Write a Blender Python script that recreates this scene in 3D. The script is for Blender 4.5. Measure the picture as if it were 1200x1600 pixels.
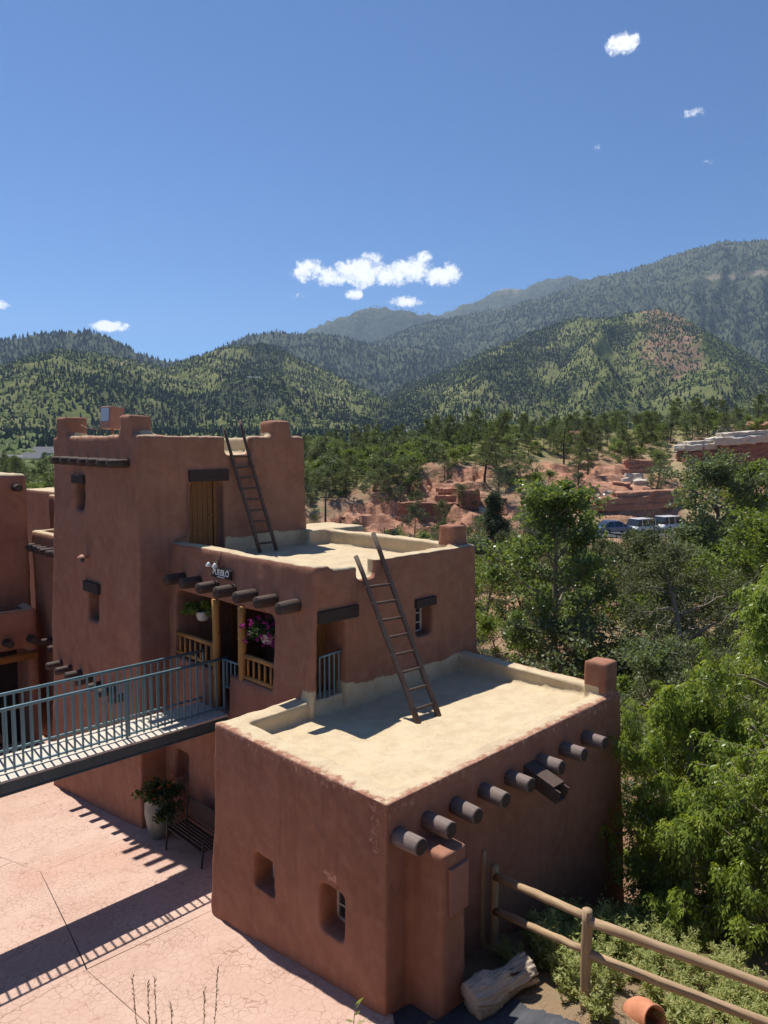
import bpy, bmesh, math, random
import numpy as np
from mathutils import Vector, Matrix

scene = bpy.context.scene
for o in list(bpy.data.objects):
    bpy.data.objects.remove(o)
R = math.radians

# ------------------------------------------------------------------ camera
CZ = 7.7
PITCH = math.atan(100 / 1155)
cam_d = bpy.data.cameras.new('camera')
cam = bpy.data.objects.new('camera', cam_d)
scene.collection.objects.link(cam)
cam.location = (0, 0, CZ)
cam.rotation_euler = (math.pi / 2 - PITCH, 0, 0)
cam_d.sensor_fit = 'VERTICAL'
cam_d.sensor_height = 36
cam_d.sensor_width = 27
cam_d.lens = 36 * 1155 / 1600
cam_d.clip_start = 0.05
cam_d.clip_end = 60000
scene.camera = cam

# ------------------------------------------------------------------ sun and sky
COT_U, COT_V = 0.065, 0.535          # shadow run per metre of height, along the building's two axes
S2 = math.sqrt(.5)
tx, ty = (-COT_U * S2 + COT_V * S2), (-COT_U * S2 - COT_V * S2)
travel = Vector((tx, ty, -1)).normalized()
SUN_EL = math.asin(-travel.z)
SUN_AZ = math.atan2(-tx, -ty)       # clockwise from +Y
sun_d = bpy.data.lights.new('sun', 'SUN')
sun_d.energy = 5.0
sun_d.angle = R(.53)
sun_d.color = (1, .955, .89)
sun = bpy.data.objects.new('sun', sun_d)
scene.collection.objects.link(sun)
sun.rotation_euler = travel.to_track_quat('-Z', 'Y').to_euler()
sun.location = (0, 0, 60)

world = bpy.data.worlds.new('World')
scene.world = world
world.use_nodes = True
wn, wl = world.node_tree.nodes, world.node_tree.links
wn.clear()
w_out = wn.new('ShaderNodeOutputWorld')
w_bg = wn.new('ShaderNodeBackground')
w_bg.inputs['Strength'].default_value = 0.064
w_sky = wn.new('ShaderNodeTexSky')
w_sky.sky_type = 'NISHITA'
w_sky.sun_disc = False
w_sky.sun_elevation = SUN_EL
w_sky.sun_rotation = SUN_AZ
w_sky.altitude = 1900
w_sky.air_density = 1.0
w_sky.dust_density = .15
w_sky.ozone_density = 3.0
wl.new(w_bg.outputs[0], w_out.inputs[0])


def wmath(op, a, b=None, c=None):
    n = wn.new('ShaderNodeMath')
    n.operation = op
    for i, v in enumerate((a, b, c)):
        if v is None:
            continue
        if isinstance(v, (int, float)):
            n.inputs[i].default_value = v
        else:
            wl.new(v, n.inputs[i])
    return n.outputs[0]


# small fair-weather clouds, placed by direction (they are far away): az, elev, half width, half height (degrees), density, bow
CLOUDS = [(-5.6, 13.05, 1.7, 1.05, 1.0), (-4.1, 12.65, 1.9, .85, 1.0), (-1.7, 12.95, 2.7, 1.3, 1.1), (.6, 12.85, 2.2, 1.05, 1.05), (2.2, 13.1, 1.9, 1.2, 1.05),
          (4.1, 12.65, 1.8, .9, 1.0), (5.0, 13.0, 1.1, 1.05, 1.0), (3.0, 13.95, 1.0, .65, .8), (-.9, 13.8, 1.2, .8, .9), (-2.3, 11.45, .85, .5, 1.0), (1.7, 10.95, 1.6, .5, 1.05),
          (-20.0, 8.6, 1.7, .5, 1.05), (-27.0, 9.6, .9, .4, .9), (-27.6, 9.0, .9, .25, .55),
          (17.1, 26.3, 1.45, .85, .85), (22.0, 21.9, 1.2, .4, .6), (15.4, 20.6, .6, .25, .4), (23.0, 18.9, .6, .22, .45), (-16.3, 13.3, .8, .3, .25), (-6.2, 11.3, 1.0, .35, .3)]
w_tc = wn.new('ShaderNodeTexCoord')
w_sep = wn.new('ShaderNodeSeparateXYZ')
wl.new(w_tc.outputs['Generated'], w_sep.inputs[0])
az_s = wmath('MULTIPLY', wmath('ARCTAN2', w_sep.outputs[0], w_sep.outputs[1]), 180 / math.pi)
el_s = wmath('MULTIPLY', wmath('ARCSINE', w_sep.outputs[2]), 180 / math.pi)
comb = wn.new('ShaderNodeCombineXYZ')
wl.new(az_s, comb.inputs[0])
wl.new(el_s, comb.inputs[1])


def wnoise(scale, detail, rough):
    n = wn.new('ShaderNodeTexNoise')
    n.inputs['Scale'].default_value = scale
    n.inputs['Detail'].default_value = detail
    n.inputs['Roughness'].default_value = rough
    n.inputs['Distortion'].default_value = .3
    wl.new(comb.outputs[0], n.inputs['Vector'])
    return n.outputs[0]


cn = wmath('ADD', wmath('MULTIPLY', wnoise(.85, 9, .62), 1.0), wmath('MULTIPLY', wnoise(3.1, 6, .66), .55))
cloud = None
for (a, e, hw, hh, dn) in CLOUDS:
    dx = wmath('DIVIDE', wmath('SUBTRACT', az_s, a), hw)
    dy = wmath('DIVIDE', wmath('SUBTRACT', el_s, e), hh)
    d2 = wmath('ADD', wmath('MULTIPLY', dx, dx), wmath('MULTIPLY', dy, dy))
    m = wmath('MULTIPLY', wmath('MAXIMUM', wmath('SUBTRACT', 1.0, d2), 0.0), dn)
    cloud = m if cloud is None else wmath('MAXIMUM', cloud, m)
cl = wmath('ADD', wmath('MULTIPLY', cloud, .9), wmath('MULTIPLY', wmath('SUBTRACT', cn, .77), 2.1))
cl = wmath('MULTIPLY', cl, wmath('GREATER_THAN', cloud, .001))
mr = wn.new('ShaderNodeMapRange')
mr.interpolation_type = 'SMOOTHSTEP'
mr.inputs['From Min'].default_value = .22
mr.inputs['From Max'].default_value = .85
wl.new(cl, mr.inputs['Value'])
edge = wmath('MULTIPLY', mr.outputs[0], wmath('MINIMUM', wmath('MULTIPLY', cloud, 4.0), 1.0))
shade = wn.new('ShaderNodeMix')
shade.data_type = 'RGBA'
shade.inputs['A'].default_value = (10.5, 11.3, 12.6, 1)
shade.inputs['B'].default_value = (13.6, 13.8, 14.1, 1)
mr2 = wn.new('ShaderNodeMapRange')
mr2.inputs['From Min'].default_value = .3
mr2.inputs['From Max'].default_value = 1.0
wl.new(cl, mr2.inputs['Value'])
wl.new(mr2.outputs[0], shade.inputs['Factor'])
wmix = wn.new('ShaderNodeMix')
wmix.data_type = 'RGBA'
wl.new(edge, wmix.inputs['Factor'])
w_tint = wn.new('ShaderNodeMix')
w_tint.data_type = 'RGBA'
w_tint.blend_type = 'MULTIPLY'
w_tint.inputs['Factor'].default_value = 1
w_tint.inputs['B'].default_value = (.63, .97, 1.30, 1)
wl.new(w_sky.outputs[0], w_tint.inputs['A'])
wl.new(w_tint.outputs['Result'], wmix.inputs['A'])
wl.new(shade.outputs['Result'], wmix.inputs['B'])
wl.new(wmix.outputs['Result'], w_bg.inputs['Color'])

vs = scene.view_settings
vs.view_transform = 'Standard'
vs.look = 'None'
vs.gamma = 1
vs.exposure = 0.46
vs.use_curve_mapping = False
scene.render.engine = 'CYCLES'
cy = scene.cycles
cy.use_denoising = True
cy.max_bounces = 8
cy.diffuse_bounces = 4
cy.glossy_bounces = 2
cy.transmission_bounces = 4
cy.volume_bounces = 0
cy.transparent_max_bounces = 4
cy.sample_clamp_indirect = 6
cy.caustics_reflective = False
cy.caustics_refractive = False

# ------------------------------------------------------------------ helpers
COL = scene.collection
OX, OY = 0.04, 9.45                      # near corner of the terrace block; building axes are turned 45 degrees


def W(u, v, z=0.0):
    return Vector((OX + S2 * (u - v), OY + S2 * (u + v), z))


def UV(x, y):
    return (S2 * ((x - OX) + (y - OY)), S2 * (-(x - OX) + (y - OY)))


def patio_z(v):
    return -.125 * v


def tag(o, label=None, cat=None, group=None, kind=None):
    if label: o['label'] = label
    if cat: o['category'] = cat
    if group: o['group'] = group
    if kind: o['kind'] = kind
    return o


def empty(name, loc=(0, 0, 0), rz=0.0):
    o = bpy.data.objects.new(name, None)
    COL.objects.link(o)
    o.location = loc
    o.rotation_euler = (0, 0, rz)
    o.empty_display_size = .2
    return o


def thing(name, label, cat, loc=(0, 0, 0), rz=0.0, group=None):
    return tag(empty(name, loc, rz), label, cat, group)


def link(name, me, mat=None, parent=None, loc=None, rot=None):
    o = bpy.data.objects.new(name, me)
    COL.objects.link(o)
    if mat is not None and not me.materials:
        me.materials.append(mat)
    if parent is not None:
        o.parent = parent
    if loc is not None:
        o.location = loc
    if rot is not None:
        o.rotation_euler = rot
    return o


def copy_tree(o, parent=None):
    c = o.copy()
    COL.objects.link(c)
    c.parent = parent
    for ch in list(o.children):
        copy_tree(ch, c)
    return c


class MB:
    def __init__(self):
        self.v, self.f = [], []

    def add(self, vs_, fs):
        n = len(self.v)
        self.v += [tuple(p) for p in vs_]
        self.f += [tuple(i + n for i in f) for f in fs]
        return self

    def box(self, x0, x1, y0, y1, z0, z1, M=None):
        p = [(x0, y0, z0), (x1, y0, z0), (x1, y1, z0), (x0, y1, z0), (x0, y0, z1), (x1, y0, z1), (x1, y1, z1), (x0, y1, z1)]
        if M is not None:
            p = [M @ Vector(q) for q in p]
        return self.add(p, [(0, 3, 2, 1), (4, 5, 6, 7), (0, 1, 5, 4), (1, 2, 6, 5), (2, 3, 7, 6), (3, 0, 4, 7)])

    def tube(self, path, radii, n=8, cap=True, squash=1.0):
        path = [Vector(p) for p in path]
        if not hasattr(radii, '__len__'):
            radii = [radii] * len(path)
        base = len(self.v)
        d0 = (path[1] - path[0]).normalized()
        ref = Vector((0, 0, 1)) if abs(d0.z) < .9 else Vector((1, 0, 0))
        for i, p in enumerate(path):
            d = (path[min(i + 1, len(path) - 1)] - path[max(i - 1, 0)]).normalized()
            s = d.cross(ref)
            s = s.normalized() if s.length > 1e-6 else Vector((1, 0, 0))
            t = s.cross(d).normalized()
            for k in range(n):
                a = 2 * math.pi * k / n
                self.v.append(tuple(p + (s * math.cos(a) + t * math.sin(a) * squash) * radii[i]))
        for i in range(len(path) - 1):
            for k in range(n):
                a, b = base + i * n + k, base + i * n + (k + 1) % n
                self.f.append((a, b, b + n, a + n))
        if cap:
            self.f.append(tuple(base + k for k in range(n))[::-1])
            self.f.append(tuple(base + (len(path) - 1) * n + k for k in range(n)))
        return self

    def lathe(self, prof, n=24, center=(0, 0, 0), close=True):
        base = len(self.v)
        for r, z in prof:
            for k in range(n):
                a = 2 * math.pi * k / n
                self.v.append((center[0] + r * math.cos(a), center[1] + r * math.sin(a), center[2] + z))
        for i in range(len(prof) - 1):
            for k in range(n):
                a, b = base + i * n + k, base + i * n + (k + 1) % n
                self.f.append((a, b, b + n, a + n))
        if close:
            self.f.append(tuple(base + k for k in range(n))[::-1])
            self.f.append(tuple(base + (len(prof) - 1) * n + k for k in range(n)))
        return self

    def mesh(self, name='m', smooth=False):
        me = bpy.data.meshes.new(name)
        me.from_pydata(self.v, [], self.f)
        bm = bmesh.new()
        bm.from_mesh(me)
        bmesh.ops.recalc_face_normals(bm, faces=bm.faces)
        bm.to_mesh(me)
        bm.free()
        if smooth:
            me.shade_smooth()
        return me

    def build(self, name, mat, parent=None, smooth=False, bevel=0.0, loc=None):
        o = link(name, self.mesh(name, smooth), mat, parent, loc)
        if bevel:
            m = o.modifiers.new('bevel', 'BEVEL')
            m.width = bevel
            m.segments = 2
            m.limit_method = 'ANGLE'
        return o


def npmesh(name, V, F, mat=None, smooth=False, fattr=None, vattr=None):
    V = np.ascontiguousarray(V, dtype=np.float32)
    F = np.ascontiguousarray(F, dtype=np.int32)
    me = bpy.data.meshes.new(name)
    m, k = F.shape
    me.vertices.add(len(V))
    me.vertices.foreach_set('co', V.ravel())
    me.loops.add(m * k)
    me.loops.foreach_set('vertex_index', F.ravel())
    me.polygons.add(m)
    me.polygons.foreach_set('loop_start', np.arange(0, m * k, k, dtype=np.int32))
    me.polygons.foreach_set('loop_total', np.full(m, k, dtype=np.int32))
    me.polygons.foreach_set('use_smooth', np.full(m, smooth, dtype=bool))
    for nm, arr in (fattr or {}).items():
        me.attributes.new(nm, 'FLOAT', 'FACE').data.foreach_set('value', np.ascontiguousarray(arr, dtype=np.float32))
    for nm, arr in (vattr or {}).items():
        me.attributes.new(nm, 'FLOAT', 'POINT').data.foreach_set('value', np.ascontiguousarray(arr, dtype=np.float32))
    me.update(calc_edges=True)
    me.validate()
    if mat is not None:
        me.materials.append(mat)
    return me


def _hash(ix, iy, s):
    n = (ix.astype(np.int64) * 374761393 + iy.astype(np.int64) * 668265263 + s * 982451653) & 0xffffffff
    n = ((n ^ (n >> 13)) * 1274126177) & 0xffffffff
    n = (n ^ (n >> 16)) & 0xffff
    return n / 65535.0


def vnoise(x, y, s=0):
    x, y = np.asarray(x, float), np.asarray(y, float)
    ix, iy = np.floor(x), np.floor(y)
    fx, fy = x - ix, y - iy
    fx, fy = fx * fx * fx * (fx * (fx * 6 - 15) + 10), fy * fy * fy * (fy * (fy * 6 - 15) + 10)
    a, b = _hash(ix, iy, s), _hash(ix + 1, iy, s)
    c, d = _hash(ix, iy + 1, s), _hash(ix + 1, iy + 1, s)
    return (a + (b - a) * fx) * (1 - fy) + (c + (d - c) * fx) * fy


def fbm(x, y, octv=5, s=0, gain=.5):
    t, a, n = 0, 1, 0
    for i in range(octv):
        t = t + a * vnoise(x * 2 ** i + 17.3 * i, y * 2 ** i + 9.1 * i, s + i)
        n += a
        a *= gain
    return t / n


def ridged(x, y, octv=5, s=0, gain=.5):
    t, a, n = 0, 1, 0
    for i in range(octv):
        t = t + a * (1 - np.abs(2 * vnoise(x * 2 ** i + 7.7 * i, y * 2 ** i + 3.1 * i, s + i) - 1))
        n += a
        a *= gain
    return t / n


def sstep(a, b, x):
    t = np.clip((x - a) / (b - a), 0, 1)
    return t * t * (3 - 2 * t)


# ------------------------------------------------------------------ materials
class NT:
    """small node-tree helper"""

    def __init__(self, name):
        self.m = bpy.data.materials.new(name)
        self.m.use_nodes = True
        self.t = self.m.node_tree
        self.n, self.l = self.t.nodes, self.t.links
        self.n.clear()
        self.out = self.n.new('ShaderNodeOutputMaterial')
        self.p = self.n.new('ShaderNodeBsdfPrincipled')
        self.l.new(self.p.outputs[0], self.out.inputs[0])
        self.tc = self.n.new('ShaderNodeTexCoord')
        self.co = self.tc.outputs['Object']

    def set(self, sock, v):
        if isinstance(v, (int, float, tuple, list)):
            sock.default_value = v if not isinstance(v, (tuple, list)) or len(v) != 3 or sock.type != 'RGBA' else (*v, 1)
        else:
            self.l.new(v, sock)

    def mapping(self, scale, vec=None):
        n = self.n.new('ShaderNodeMapping')
        n.inputs['Scale'].default_value = scale
        self.l.new(vec or self.co, n.inputs[0])
        return n.outputs[0]

    def noise(self, scale, detail=4, rough=.55, vec=None, dist=0.0):
        n = self.n.new('ShaderNodeTexNoise')
        n.inputs['Scale'].default_value = scale
        n.inputs['Detail'].default_value = detail
        n.inputs['Roughness'].default_value = rough
        n.inputs['Distortion'].default_value = dist
        self.l.new(vec or self.co, n.inputs['Vector'])
        return n.outputs[0]

    def noisecol(self, scale, detail=2, vec=None):
        n = self.n.new('ShaderNodeTexNoise')
        n.inputs['Scale'].default_value = scale
        n.inputs['Detail'].default_value = detail
        self.l.new(vec or self.co, n.inputs['Vector'])
        return n.outputs[1]

    def voro(self, scale, feature='F1', vec=None, out=0, rnd=1.0):
        n = self.n.new('ShaderNodeTexVoronoi')
        n.feature = feature
        n.inputs['Scale'].default_value = scale
        n.inputs['Randomness'].default_value = rnd
        self.l.new(vec or self.co, n.inputs['Vector'])
        return n.outputs[out]

    def attr(self, name):
        n = self.n.new('ShaderNodeAttribute')
        n.attribute_name = name
        return n.outputs['Fac']

    def ramp(self, fac, a, b, lo=0.0, hi=1.0, smooth=True):
        n = self.n.new('ShaderNodeMapRange')
        if smooth:
            n.interpolation_type = 'SMOOTHSTEP'
        n.inputs['From Min'].default_value = a
        n.inputs['From Max'].default_value = b
        n.inputs['To Min'].default_value = lo
        n.inputs['To Max'].default_value = hi
        self.l.new(fac, n.inputs['Value'])
        return n.outputs[0]

    def mix(self, fac, a, b, mode='MIX'):
        n = self.n.new('ShaderNodeMix')
        n.data_type = 'RGBA'
        n.blend_type = mode
        self.set(n.inputs['Factor'], fac)
        self.set(n.inputs['A'], a)
        self.set(n.inputs['B'], b)
        return n.outputs['Result']

    def math(self, op, a, b=None):
        n = self.n.new('ShaderNodeMath')
        n.operation = op
        self.set(n.inputs[0], a)
        if b is not None:
            self.set(n.inputs[1], b)
        return n.outputs[0]

    def vadd(self, a, b, scale=1.0):
        m = self.n.new('ShaderNodeVectorMath')
        m.operation = 'MULTIPLY_ADD'
        self.l.new(b, m.inputs[0])
        m.inputs[1].default_value = (scale, scale, scale)
        self.l.new(a, m.inputs[2])
        return m.outputs[0]

    def bump(self, h, strength=.3, dist=.02, prev=None):
        n = self.n.new('ShaderNodeBump')
        n.inputs['Strength'].default_value = strength
        n.inputs['Distance'].default_value = dist
        self.l.new(h, n.inputs['Height'])
        if prev is not None:
            self.l.new(prev, n.inputs['Normal'])
        return n.outputs[0]

    def done(self, color, rough=.9, normal=None, spec=.2, metal=0.0):
        self.set(self.p.inputs['Base Color'], color)
        self.set(self.p.inputs['Roughness'], rough)
        self.p.inputs['Specular IOR Level'].default_value = spec
        self.p.inputs['Metallic'].default_value = metal
        if normal is not None:
            self.l.new(normal, self.p.inputs['Normal'])
        return self.m


def simple(name, c1, c2, scale=6.0, rough=.8, bump=.15, bdist=.01, stretch=(1, 1, 1), metal=0.0, spec=.25, detail=5):
    t = NT(name)
    v = t.mapping(stretch)
    n = t.noise(scale, detail, .6, v)
    c = t.mix(t.ramp(n, .3, .7), c1, c2)
    nb = t.bump(t.noise(scale * 4, 3, .6, v), bump, bdist) if bump else None
    return t.done(c, rough, nb, spec, metal)


def stucco_mat():
    t = NT('adobe_stucco')
    base = t.mix(t.ramp(t.noise(.9, 5, .6), .3, .7), (.25, .114, .072), (.315, .150, .097))
    mott = t.noise(4.5, 6, .65)
    base = t.mix(t.ramp(mott, .35, .75, 0, .7), base, (.355, .182, .122))
    streak = t.noise(1.0, 5, .6, t.mapping((5.0, 5.0, .28)))
    base = t.mix(t.ramp(streak, .52, .78, 0, .42), base, (.185, .086, .058))
    pale = t.noise(2.2, 6, .7, t.mapping((1, 1, .8)))
    base = t.mix(t.ramp(pale, .66, .8, 0, .45), base, (.43, .25, .175))
    tan = t.mix(t.ramp(t.noise(3.0, 6, .65), .3, .7), (.44, .335, .205), (.54, .43, .275))
    tan = t.mix(t.ramp(t.noise(38, 3, .7), .35, .75, 0, .55), tan, (.62, .53, .38))
    tan = t.mix(t.ramp(t.noise(90, 2, .7), .6, .75, 0, .5), tan, (.30, .21, .13))
    tan = t.mix(t.ramp(t.noise(.8, 5, .6), .5, .75, 0, .4), tan, (.40, .30, .19))
    coat = t.attr('coat')
    k = t.ramp(t.math('ADD', coat, t.math('MULTIPLY', t.math('SUBTRACT', t.noise(7, 6, .7), .5), .9)), .38, .62)
    # scuffed, bleached plaster where the edges have worn
    worn = t.ramp(t.math('ADD', t.attr('worn'), t.math('MULTIPLY', t.math('SUBTRACT', t.noise(9, 8, .75), .5), 1.5)), .55, .8)
    base = t.mix(worn, base, (.56, .33, .235))
    col = t.mix(k, base, tan)
    nb = t.bump(t.noise(2.6, 5, .55), .35, .06)
    nb = t.bump(t.noise(55, 4, .65), .35, .008, nb)
    return t.done(col, .93, nb, .12)


def wood_mat(name, c1, c2, c3, axis=2, scale=9.0, rough=.75, bump=.4, knots=False):
    t = NT(name)
    sc = [8.0, 8.0, 8.0]
    sc[axis] = .7
    v = t.mapping(tuple(sc))
    n1 = t.noise(scale * .5, 6, .65, v, .4)
    c = t.mix(t.ramp(n1, .3, .7), c1, c2)
    n2 = t.noise(scale * 2, 4, .7, v)
    c = t.mix(t.ramp(n2, .55, .75, 0, .8), c, c3)
    if knots:
        kn = t.voro(5.0, 'F1', t.mapping(tuple(1.0 if i != axis else .8 for i in range(3))))
        c = t.mix(t.ramp(kn, .05, .16, .9, 0), c, c3)
    nb = t.bump(n2, bump, .0012)
    return t.done(c, rough, nb, .2)


M = {}
M['stucco'] = stucco_mat()
M['viga'] = wood_mat('viga_stained_log', (.045, .028, .022), (.075, .048, .037), (.025, .016, .013), 1, bump=.5)
M['viga_u'] = wood_mat('viga_stained_log_cross', (.06, .040, .033), (.10, .07, .057), (.03, .02, .016), 0, bump=.5)
M['viga_weathered'] = wood_mat('viga_weathered_log', (.17, .125, .105), (.25, .195, .17), (.07, .048, .04), 1, bump=.8)
M['end_grain'] = simple('dark_end_grain', (.045, .03, .024), (.085, .06, .048), 30, .9, .2, .002)
M['lintel'] = wood_mat('dark_lintel_wood', (.035, .025, .022), (.055, .04, .035), (.02, .014, .012), 0)
M['ladder'] = wood_mat('ladder_wood', (.075, .05, .04), (.12, .083, .066), (.035, .024, .02), 2)
M['pine'] = wood_mat('varnished_pine', (.34, .165, .05), (.44, .235, .075), (.13, .055, .018), 2, knots=True, rough=.45)
M['pine_h'] = wood_mat('varnished_pine_rail', (.34, .165, .05), (.44, .235, .075), (.13, .055, .018), 1, knots=True, rough=.45)
M['door'] = wood_mat('stained_door_planks', (.15, .062, .02), (.22, .095, .03), (.06, .024, .01), 2, knots=True, rough=.45)
M['fence'] = wood_mat('weathered_fence_log', (.31, .205, .115), (.44, .31, .185), (.13, .078, .042), 2, bump=.9)
M['log'] = wood_mat('grey_driftwood', (.38, .30, .215), (.52, .43, .33), (.12, .08, .055), 0, scale=7, bump=1.0)
def drift_mat():
    t = NT('grey_driftwood')
    v = t.mapping((.8, 7, 7))
    c = t.mix(t.ramp(t.noise(4, 6, .65, v), .3, .7), (.36, .285, .205), (.50, .42, .32))
    c = t.mix(t.ramp(t.attr('groove'), .35, .8), c, (.075, .05, .035))
    c = t.mix(t.ramp(t.noise(14, 4, .7, v), .56, .74, 0, .6), c, (.17, .12, .085))
    return t.done(c, .85, t.bump(t.noise(14, 4, .7, v), .6, .002), .15)


M['log'] = drift_mat()
M['steel'] = simple('painted_teal_steel', (.125, .21, .228), (.15, .24, .258), 5, .42, .05, .004, spec=.45)
M['beam'] = simple('dark_teal_beam', (.045, .075, .085), (.06, .095, .105), 3, .5, .06, .004, stretch=(3, 3, .4), spec=.4)
M['deck'] = wood_mat('bleached_deck_plank', (.50, .44, .36), (.62, .56, .47), (.34, .28, .22), 1, rough=.85)
M['dark'] = simple('painted_recess_shade', (.02, .014, .012), (.03, .021, .018), 2, .9, 0)
M['black_metal'] = simple('black_wrought_iron', (.012, .011, .011), (.022, .019, .018), 9, .45, .1, .003, spec=.5)
M['bench_panel'] = simple('bench_back_panel', (.05, .026, .022), (.075, .04, .034), 14, .55, .8, .02)
M['pot'] = simple('glazed_grey_pot', (.11, .13, .115), (.19, .215, .195), 5, .38, .2, .01, stretch=(1, 1, .3), spec=.5)
M['soil'] = simple('potting_soil', (.03, .02, .014), (.05, .034, .022), 20, .95, .5, .02)
M['basket'] = simple('white_plastic_basket', (.50, .50, .47), (.58, .57, .54), 6, .5, .05)
M['white'] = simple('white_paint', (.74, .73, .70), (.80, .79, .77), 6, .5, .03)
M['lamp_glass'] = simple('frosted_lamp_glass', (.62, .6, .54), (.7, .68, .62), 6, .25, .02, spec=.5)
M['sign'] = simple('dark_sign_board', (.018, .015, .014), (.03, .026, .024), 8, .6, .1)
M['terracotta'] = simple('terracotta', (.46, .18, .095), (.54, .235, .135), 6, .85, .25)
M['panel'] = simple('painted_metal_panel', (.27, .125, .095), (.31, .15, .115), 3, .6, .08)
M['flood'] = simple('painted_floodlight_housing', (.33, .15, .10), (.38, .18, .125), 5, .5, .05)
M['frame_white'] = simple('cream_window_frame', (.55, .50, .42), (.62, .57, .49), 6, .5, .03)
M['brass'] = simple('aged_brass', (.35, .24, .1), (.45, .32, .14), 8, .35, .02, metal=.9, spec=.5)
M['cable'] = simple('painted_conduit', (.16, .075, .06), (.2, .09, .07), 9, .7, .05)
M['bark'] = wood_mat('grey_bark', (.11, .085, .062), (.17, .135, .10), (.045, .034, .026), 2, bump=.9)
M['bark_pale'] = wood_mat('pale_bark', (.21, .175, .13), (.30, .26, .20), (.09, .07, .05), 2, bump=.8)
M['bark_dark'] = wood_mat('dark_pine_bark', (.05, .037, .028), (.085, .06, .045), (.025, .018, .014), 2, bump=.9)
M['rubber'] = simple('tyre_rubber', (.012, .012, .012), (.02, .02, .02), 9, .8, .05)
M['alloy'] = simple('wheel_alloy', (.5, .5, .5), (.58, .58, .58), 6, .3, 0, metal=.8, spec=.5)
M['car_white'] = simple('white_car_paint', (.74, .74, .74), (.78, .78, .78), 2, .18, 0, spec=.6)
M['car_blue'] = simple('blue_car_paint', (.10, .17, .30), (.12, .20, .34), 2, .16, 0, spec=.6, metal=.3)
M['roof_grey'] = simple('grey_shingle', (.12, .12, .125), (.18, .18, .185), 4, .9, .2)
M['house_wall'] = simple('pale_house_siding', (.42, .40, .37), (.5, .48, .45), 2, .9, .1)
M['house_brown'] = simple('brown_house_siding', (.17, .13, .10), (.22, .17, .135), 2, .9, .1)


def glass(name, col=(.02, .025, .03)):
    t = NT(name)
    n = t.noise(.8, 2, .5)
    return t.done(t.mix(n, col, tuple(c * 1.6 + .004 for c in col)), .06, t.bump(t.noise(1.5, 2), .05, .01), .6)


M['glass'] = glass('dark_window_glass')
M['lens'] = glass('floodlight_lens', (.30, .34, .38))


def leaf_mat(name, c1, c2, c3, rough=.5, trans=.4, tcol=None):
    t = NT(name)
    k = t.attr('tint')
    c = t.mix(t.ramp(k, .0, .55, smooth=False), c1, c2)
    c = t.mix(t.ramp(k, .8, 1.0, smooth=False), c, c3)
    t.done(c, rough, None, .3)
    tr = t.n.new('ShaderNodeBsdfTranslucent')
    hue = t.mix(1.0, c, tcol or (1.25, 1.15, .55), 'MULTIPLY')
    t.l.new(hue, tr.inputs['Color'])
    mx = t.n.new('ShaderNodeMixShader')
    mx.inputs[0].default_value = trans
    t.l.new(t.p.outputs[0], mx.inputs[1])
    t.l.new(tr.outputs[0], mx.inputs[2])
    t.l.new(mx.outputs[0], t.out.inputs[0])
    return t.m


M['leaf_elder'] = leaf_mat('box_elder_leaves', (.115, .175, .028), (.25, .325, .055), (.44, .45, .10), .35, .45)
M['leaf_poplar'] = leaf_mat('cottonwood_leaves', (.09, .145, .040), (.175, .24, .075), (.32, .37, .15), .3, .42)
M['leaf_oak'] = leaf_mat('scrub_oak_leaves', (.095, .145, .030), (.165, .225, .046), (.24, .28, .07), trans=.45)
M['leaf_grey'] = leaf_mat('grey_green_leaves', (.090, .125, .055), (.15, .195, .092), (.23, .26, .14), trans=.4)
M['leaf_juniper'] = leaf_mat('juniper_sprays', (.065, .082, .034), (.115, .135, .055), (.17, .165, .08), .7, .25)
M['leaf_juniper_blue'] = leaf_mat('dark_juniper_sprays', (.038, .062, .034), (.068, .096, .052), (.105, .13, .075), .7, .2)
M['leaf_pine'] = leaf_mat('pine_needles', (.062, .088, .030), (.115, .15, .05), (.175, .19, .075), .65, .3)
M['leaf_weed'] = leaf_mat('weed_leaves', (.23, .28, .085), (.37, .40, .145), (.52, .46, .19), trans=.5)
M['leaf_pot'] = leaf_mat('planter_leaves', (.030, .055, .018), (.055, .095, .028), (.12, .12, .04), trans=.3)
M['petal_magenta'] = leaf_mat('magenta_petals', (.34, .02, .18), (.48, .04, .28), (.6, .22, .5), trans=.3, tcol=(1, 1, 1))
M['petal_mixed'] = leaf_mat('small_petals', (.35, .03, .02), (.4, .10, .03), (.6, .45, .3), trans=.3, tcol=(1, 1, 1))
M['dry_stalk'] = leaf_mat('dry_grass', (.30, .22, .12), (.42, .32, .18), (.5, .40, .25), trans=.2, tcol=(1, 1, 1))
M['far_conifer'] = leaf_mat('distant_conifers', (.026, .042, .024), (.050, .074, .038), (.08, .105, .05), .85, .15)
M['far_shrub'] = leaf_mat('distant_scrub', (.12, .165, .05), (.19, .24, .075), (.28, .30, .11), .85, .35)


def rock_mat(name, c1, c2, c3, dark):
    t = NT(name)
    g = t.n.new('ShaderNodeNewGeometry')
    pos = g.outputs['Position']
    st = t.noise(1.0, 5, .7, t.mapping((.25, .25, 1.3), pos), 1.2)
    c = t.mix(t.ramp(st, .32, .68), c1, c2)
    c = t.mix(t.ramp(t.noise(.7, 6, .65, pos), .5, .75, 0, .7), c, c3)
    c = t.mix(t.ramp(t.noise(2.4, 7, .75, pos), .58, .78, 0, .7), c, dark)
    nb = t.bump(st, .8, .25)
    nb = t.bump(t.noise(1.6, 8, .75, pos), .9, .25, nb)
    return t.done(c, .95, nb, .1)


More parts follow.
